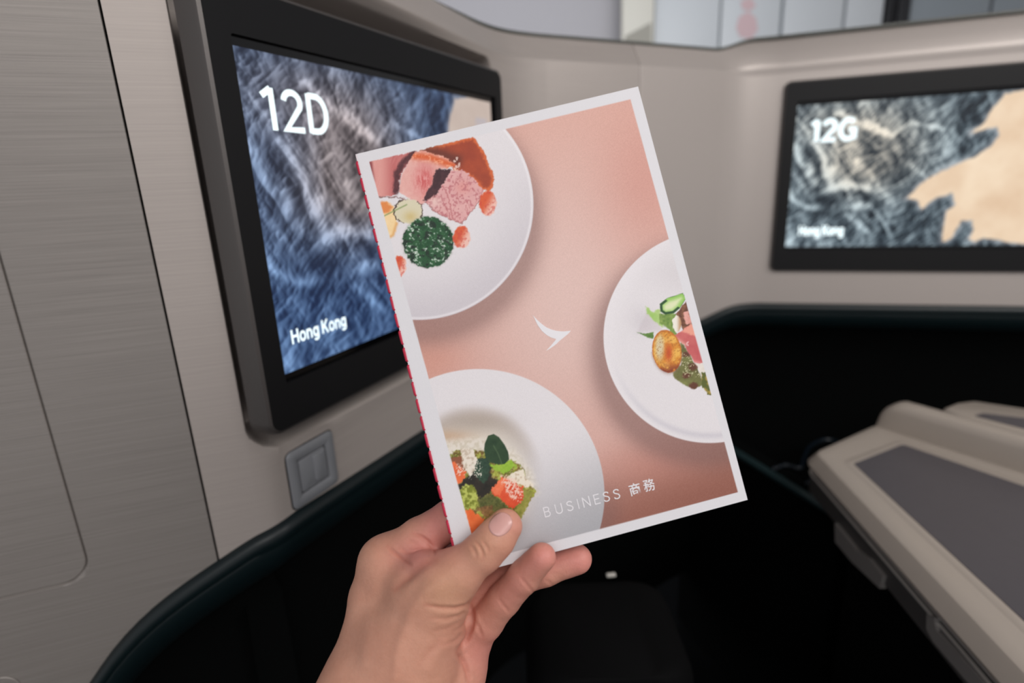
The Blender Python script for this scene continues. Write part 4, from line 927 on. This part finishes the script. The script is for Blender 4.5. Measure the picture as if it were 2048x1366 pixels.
def surfnet(f, lo, h):
    """naive surface nets"""
    sgn = f < 0; nx, ny, nz = f.shape
    c = np.zeros((nx-1, ny-1, nz-1), np.int8)
    for i in (0, 1):
        for j in (0, 1):
            for k in (0, 1): c += sgn[i:nx-1+i, j:ny-1+j, k:nz-1+k]
    act = (c > 0) & (c < 8); idx = np.full(act.shape, -1, np.int64); ijk = np.argwhere(act); idx[act] = np.arange(len(ijk))
    acc = np.zeros((len(ijk), 3)); cnt = np.zeros(len(ijk)); I, Jx, K = ijk.T
    cor = [(i, j, k) for i in (0, 1) for j in (0, 1) for k in (0, 1)]
    for a in range(8):
        for b in range(a+1, 8):
            A, Bc = np.array(cor[a]), np.array(cor[b])
            if np.abs(A-Bc).sum() != 1: continue
            fa = f[I+A[0], Jx+A[1], K+A[2]]; fb = f[I+Bc[0], Jx+Bc[1], K+Bc[2]]; m = (fa < 0) != (fb < 0)
            t = np.where(m, fa/(fa-fb+1e-12), 0)[:, None]; acc += np.where(m[:, None], A+(Bc-A)*t, 0); cnt += m
    V = lo+h*(ijk+acc/cnt[:, None]); Q = []
    for ax in range(3):
        o1, o2 = [(1, 2), (2, 0), (0, 1)][ax]; sl0 = [slice(0, n_) for n_ in f.shape]; sl1 = list(sl0); sl0[ax] = slice(0, -1); sl1[ax] = slice(1, None)
        a_ = sgn[tuple(sl0)]; b_ = sgn[tuple(sl1)]; e = np.argwhere(a_ != b_); e = e[(e[:, o1] > 0) & (e[:, o2] > 0)]
        e = e[(e[:, o1] < f.shape[o1]-1) & (e[:, o2] < f.shape[o2]-1)]
        d1 = np.zeros(3, int); d1[o1] = 1; d2 = np.zeros(3, int); d2[o2] = 1
        q = np.stack([idx[tuple((e-d1-d2).T)], idx[tuple((e-d2).T)], idx[tuple(e.T)], idx[tuple((e-d1).T)]], 1)
        fl = ~a_[tuple(e.T)]; q[fl] = q[fl][:, ::-1]; Q.append(q)
    return V, np.concatenate(Q)
HV, HF = surfnet(ftot, lo, vox)
# light relaxation to lose the voxel steps
ed = np.concatenate([HF[:, [0, 1]], HF[:, [1, 2]], HF[:, [2, 3]], HF[:, [3, 0]]])
def relax(V, n, lam=.5):
    deg = np.bincount(ed[:, 0], minlength=len(V))+np.bincount(ed[:, 1], minlength=len(V))
    for _ in range(n):
        S_ = np.zeros_like(V)
        for c in range(3): S_[:, c] = np.bincount(ed[:, 0], V[ed[:, 1], c], len(V))+np.bincount(ed[:, 1], V[ed[:, 0], c], len(V))
        V = V+lam*(S_/deg[:, None]-V)
    return V
def vnormals(V):
    fn_ = np.cross(V[HF[:, 2]]-V[HF[:, 0]], V[HF[:, 3]]-V[HF[:, 1]]); N = np.zeros_like(V)
    for k in range(4):
        for c in range(3): N[:, c] += np.bincount(HF[:, k], fn_[:, c], len(V))
    return N/(np.linalg.norm(N, axis=1)[:, None]+1e-12)
HV = relax(HV, 4); HN = vnormals(HV)
hx, hy, hd = proj(HV); facing = np.einsum('ij,ij->i', HN, CAM[None]-HV) > 0
if facing.mean() < .2: pass
creases = [   # polyline in photograph units, depth mm, width px, nearest/farthest camera depth it applies to
    ([(952, 1083), (962, 1094), (967, 1108), (964, 1120)], .85, 3.0), ([(964, 1082), (974, 1093), (978, 1106)], .75, 3.0), ([(976, 1083), (985, 1094), (988, 1103)], .25, 2.4), ([(942, 1090), (950, 1101), (954, 1115)], .5, 3),
    ([(850, 1210), (880, 1216), (910, 1217), (935, 1210), (950, 1196)], .85, 4.0), ([(858, 1236), (892, 1238), (917, 1231), (934, 1216)], .40, 3.6), ([(862, 1262), (892, 1257), (924, 1240)], .26, 4.2),
    ([(776, 1094), (790, 1106), (806, 1118), (826, 1132)], 1.1, 3.4), ([(800, 1098), (815, 1106), (830, 1110), (845, 1108)], .6, 3.2), ([(826, 1066), (842, 1073), (856, 1083), (866, 1096), (872, 1110)], 1.1, 3.6),
    ([(790, 1180), (803, 1165), (824, 1148), (848, 1132), (872, 1120)], .9, 8), ([(812, 1080), (826, 1082), (838, 1090)], .4, 3),
    ([(940, 1206), (945, 1228), (944, 1250), (932, 1278), (912, 1304)], 1.6, 5.0), ([(912, 1304), (926, 1322), (934, 1342), (938, 1366)], 1.2, 4.5),
    ([(950, 1236), (958, 1256), (966, 1278)], .5, 3.2),
    ([(1040, 1153), (1054, 1170), (1070, 1188)], .5, 2.6), ([(995, 1195), (1008, 1212), (1021, 1227)], .4, 2.6), ([(1090, 1158), (1100, 1166), (1108, 1172)], .3, 2.6),
    ([(900, 1262), (925, 1250), (936, 1238)], .3, 3), ([(880, 1290), (910, 1278), (925, 1262)], .3, 4), ([(838, 1330), (862, 1300), (880, 1280)], .35, 6),
]
dsp = np.zeros(len(HV))
for ln, dep, wd in creases:
    xa, ya = zip(*ln); m = facing & (hx > min(xa)-30) & (hx < max(xa)+30) & (hy > min(ya)-30) & (hy < max(ya)+30)
    if m.any():
        d_ = dline(hx[m], hy[m], ln); (ax_, ay_), (bx_, by_) = ln[0], ln[-1]; tt_ = np.clip(((hx[m]-ax_)*(bx_-ax_)+(hy[m]-ay_)*(by_-ay_))/((bx_-ax_)**2+(by_-ay_)**2), 0, 1); dep = dep*np.clip(4.5*tt_*(1-tt_), 0, 1)**.7; dsp[m] -= dep*1e-3*np.exp(-(d_/wd)**2); dsp[m] += dep*.35e-3*np.exp(-((d_-wd*2.0)/wd)**2)
for (bx0, by0, rx, amp) in ((838, 1112, 24, 2.4), (872, 1166, 26, 1.4), (800, 1085, 20, .8), (905, 1290, 40, .8), (962, 1098, 20, .5), (752, 1110, 18, .6), (816, 1145, 12, -.8), (800, 1240, 22, -.6), (1000, 1035, 10, .2)):
    m = facing; dsp[m] += amp*1e-3*np.exp(-(((hx[m]-bx0)**2+(hy[m]-by0)**2)/rx**2))
dsp += .0006*(fbm(HV[:, 0]*70, HV[:, 1]*70+HV[:, 2]*70, 2, 305)-.5)
for ln_, am_ in (([(790, 1350), (800, 1290), (818, 1230), (850, 1185)], .9), ([(728, 1330), (735, 1250), (748, 1180)], .5), ([(860, 1340), (885, 1290), (915, 1262)], .6)):
    dsp += np.where(facing, am_*1e-3*np.exp(-(dline(hx, hy, ln_)/13)**2), 0)
dsp += .00012*(fbm(HV[:, 0]*420+HV[:, 2]*130, HV[:, 1]*420+HV[:, 2]*380, 3, 300)-.5)
HV = HV+HN*dsp[:, None]; HV = relax(HV, 1, .4)
# skin tone: warmer and redder on finger pads, folds and tips
sk = mixc((202, 150, 127), (193, 138, 115), fbm(HV[:, 0]*60, HV[:, 1]*60+HV[:, 2]*60, 4, 310))
def blob(cx, cy, r): return np.exp(-(((hx-cx)**2+(hy-cy)**2)/r**2))
red = .75*blob(838, 1116, 34)+.8*blob(900, 1040, 55)+.9*blob(1090, 1110, 38)+.95*blob(1165, 1120, 42)+.6*blob(1020, 1190, 60)+.5*blob(1028, 1050, 22)+.5*blob(960, 1300, 60)+.45*blob(870, 1070, 50)+.3*blob(1045, 1140, 40)+.35*blob(800, 1110, 40)
red = red+.5*sstep(.28, .30, hd)*(hx > 860)
sk = over(sk, np.clip(red, 0, 1)*.75, (204, 128, 120)); sk = over(sk, .35*blob(890, 1180, 45)+.3*blob(960, 1090, 30), (196, 150, 112))
crs = np.zeros(len(HV))
for ln, dep, wd in creases:
    xa, ya = zip(*ln); m = facing & (hx > min(xa)-15) & (hx < max(xa)+15) & (hy > min(ya)-15) & (hy < max(ya)+15)
    if m.any(): crs[m] = np.maximum(crs[m], min(dep, 1)*np.exp(-(dline(hx[m], hy[m], ln)/(wd*.8))**2))
sk = over(sk, .28*crs, (168, 92, 76)); sk = s2l(np.clip(sk+.02*(vnoise(HV[:, 0]*900, HV[:, 2]*900+HV[:, 1]*500, 320)-.5)[:, None], 0, 1))
skin = bpy.data.materials.new('skin'); skin.use_nodes = True; nt = skin.node_tree; b = nt.nodes['Principled BSDF']
a_ = nt.nodes.new('ShaderNodeAttribute'); a_.attribute_name = 'ink'; nt.links.new(a_.outputs['Color'], b.inputs['Base Color'])
b.inputs['Roughness'].default_value = .52; b.inputs['Subsurface Weight'].default_value = .12; b.inputs['Subsurface Radius'].default_value = (1, .35, .2); b.inputs['Subsurface Scale'].default_value = .004
b.inputs['Specular IOR Level'].default_value = .4
tc = nt.nodes.new('ShaderNodeTexCoord'); vo = nt.nodes.new('ShaderNodeTexVoronoi'); vo.inputs['Scale'].default_value = 1100; nt.links.new(tc.outputs['Object'], vo.inputs['Vector'])
nn_ = nt.nodes.new('ShaderNodeTexNoise'); nn_.inputs['Scale'].default_value = 600; nt.links.new(tc.outputs['Object'], nn_.inputs['Vector'])
ad = nt.nodes.new('ShaderNodeMath'); ad.operation = 'ADD'; nt.links.new(vo.outputs['Distance'], ad.inputs[0]); nt.links.new(nn_.outputs['Fac'], ad.inputs[1])
bp = nt.nodes.new('ShaderNodeBump'); bp.inputs['Strength'].default_value = .25; bp.inputs['Distance'].default_value = .0003; nt.links.new(ad.outputs[0], bp.inputs['Height']); nt.links.new(bp.outputs[0], b.inputs['Normal'])
hand = thing('person', 'bare left hand and forearm holding the menu booklet by its lower corner', 'person', at(800, 1400, .29))
obj('hand', HV, HF, skin, hand, True, ink=sk)
# thumbnail laid on the thumb
bvh = BVHTree.FromPolygons(HV.tolist(), HF.tolist()); C0 = Vector(CAM.tolist())
ncx, ncy = 1001, 1049; na = nrm((1012-968, 1052-1100)); nb = np.array([-na[1], na[0]])
NVv = []; M1, M2 = 15, 15; ok = True
for i in range(M1):
    for j in range(M2):
        p = i/(M1-1)*2-1; q = j/(M2-1)*2-1; pw = p*math.sqrt(1-q*q/2); qw = q*math.sqrt(1-p*p/2)
        pw = math.copysign(abs(pw)**.92, pw); px_ = ncx+na[0]*pw*25+nb[0]*qw*21; py_ = ncy+na[1]*pw*25+nb[1]*qw*21
        r = Vector(nrm(ray(px_, py_)).tolist()); h = bvh.ray_cast(C0, r)
        hit = h[0] if h[0] is not None else Vector(at(px_, py_, .262).tolist()); nn2 = h[1] if h[1] is not None else Vector((0, -1, 0))
        if nn2.dot(C0-hit) < 0: nn2 = -nn2
        ed_ = max(abs(p), abs(q)); NVv.append(np.array(hit)+np.array(nn2)*(.00035*(1-ed_**6)-.0001+(.00018 if p > .8 else 0)))
NVv = np.array(NVv)
nl = obj('nail', NVv, gridfaces(M1, M2), mat('nail', s(206, 156, 148), .30, coat=.2), hand, True)
sd = nl.modifiers.new('solid', 'SOLIDIFY'); sd.thickness = .0004; sd.offset = 0
tag(nl, 'pale glossy thumbnail')
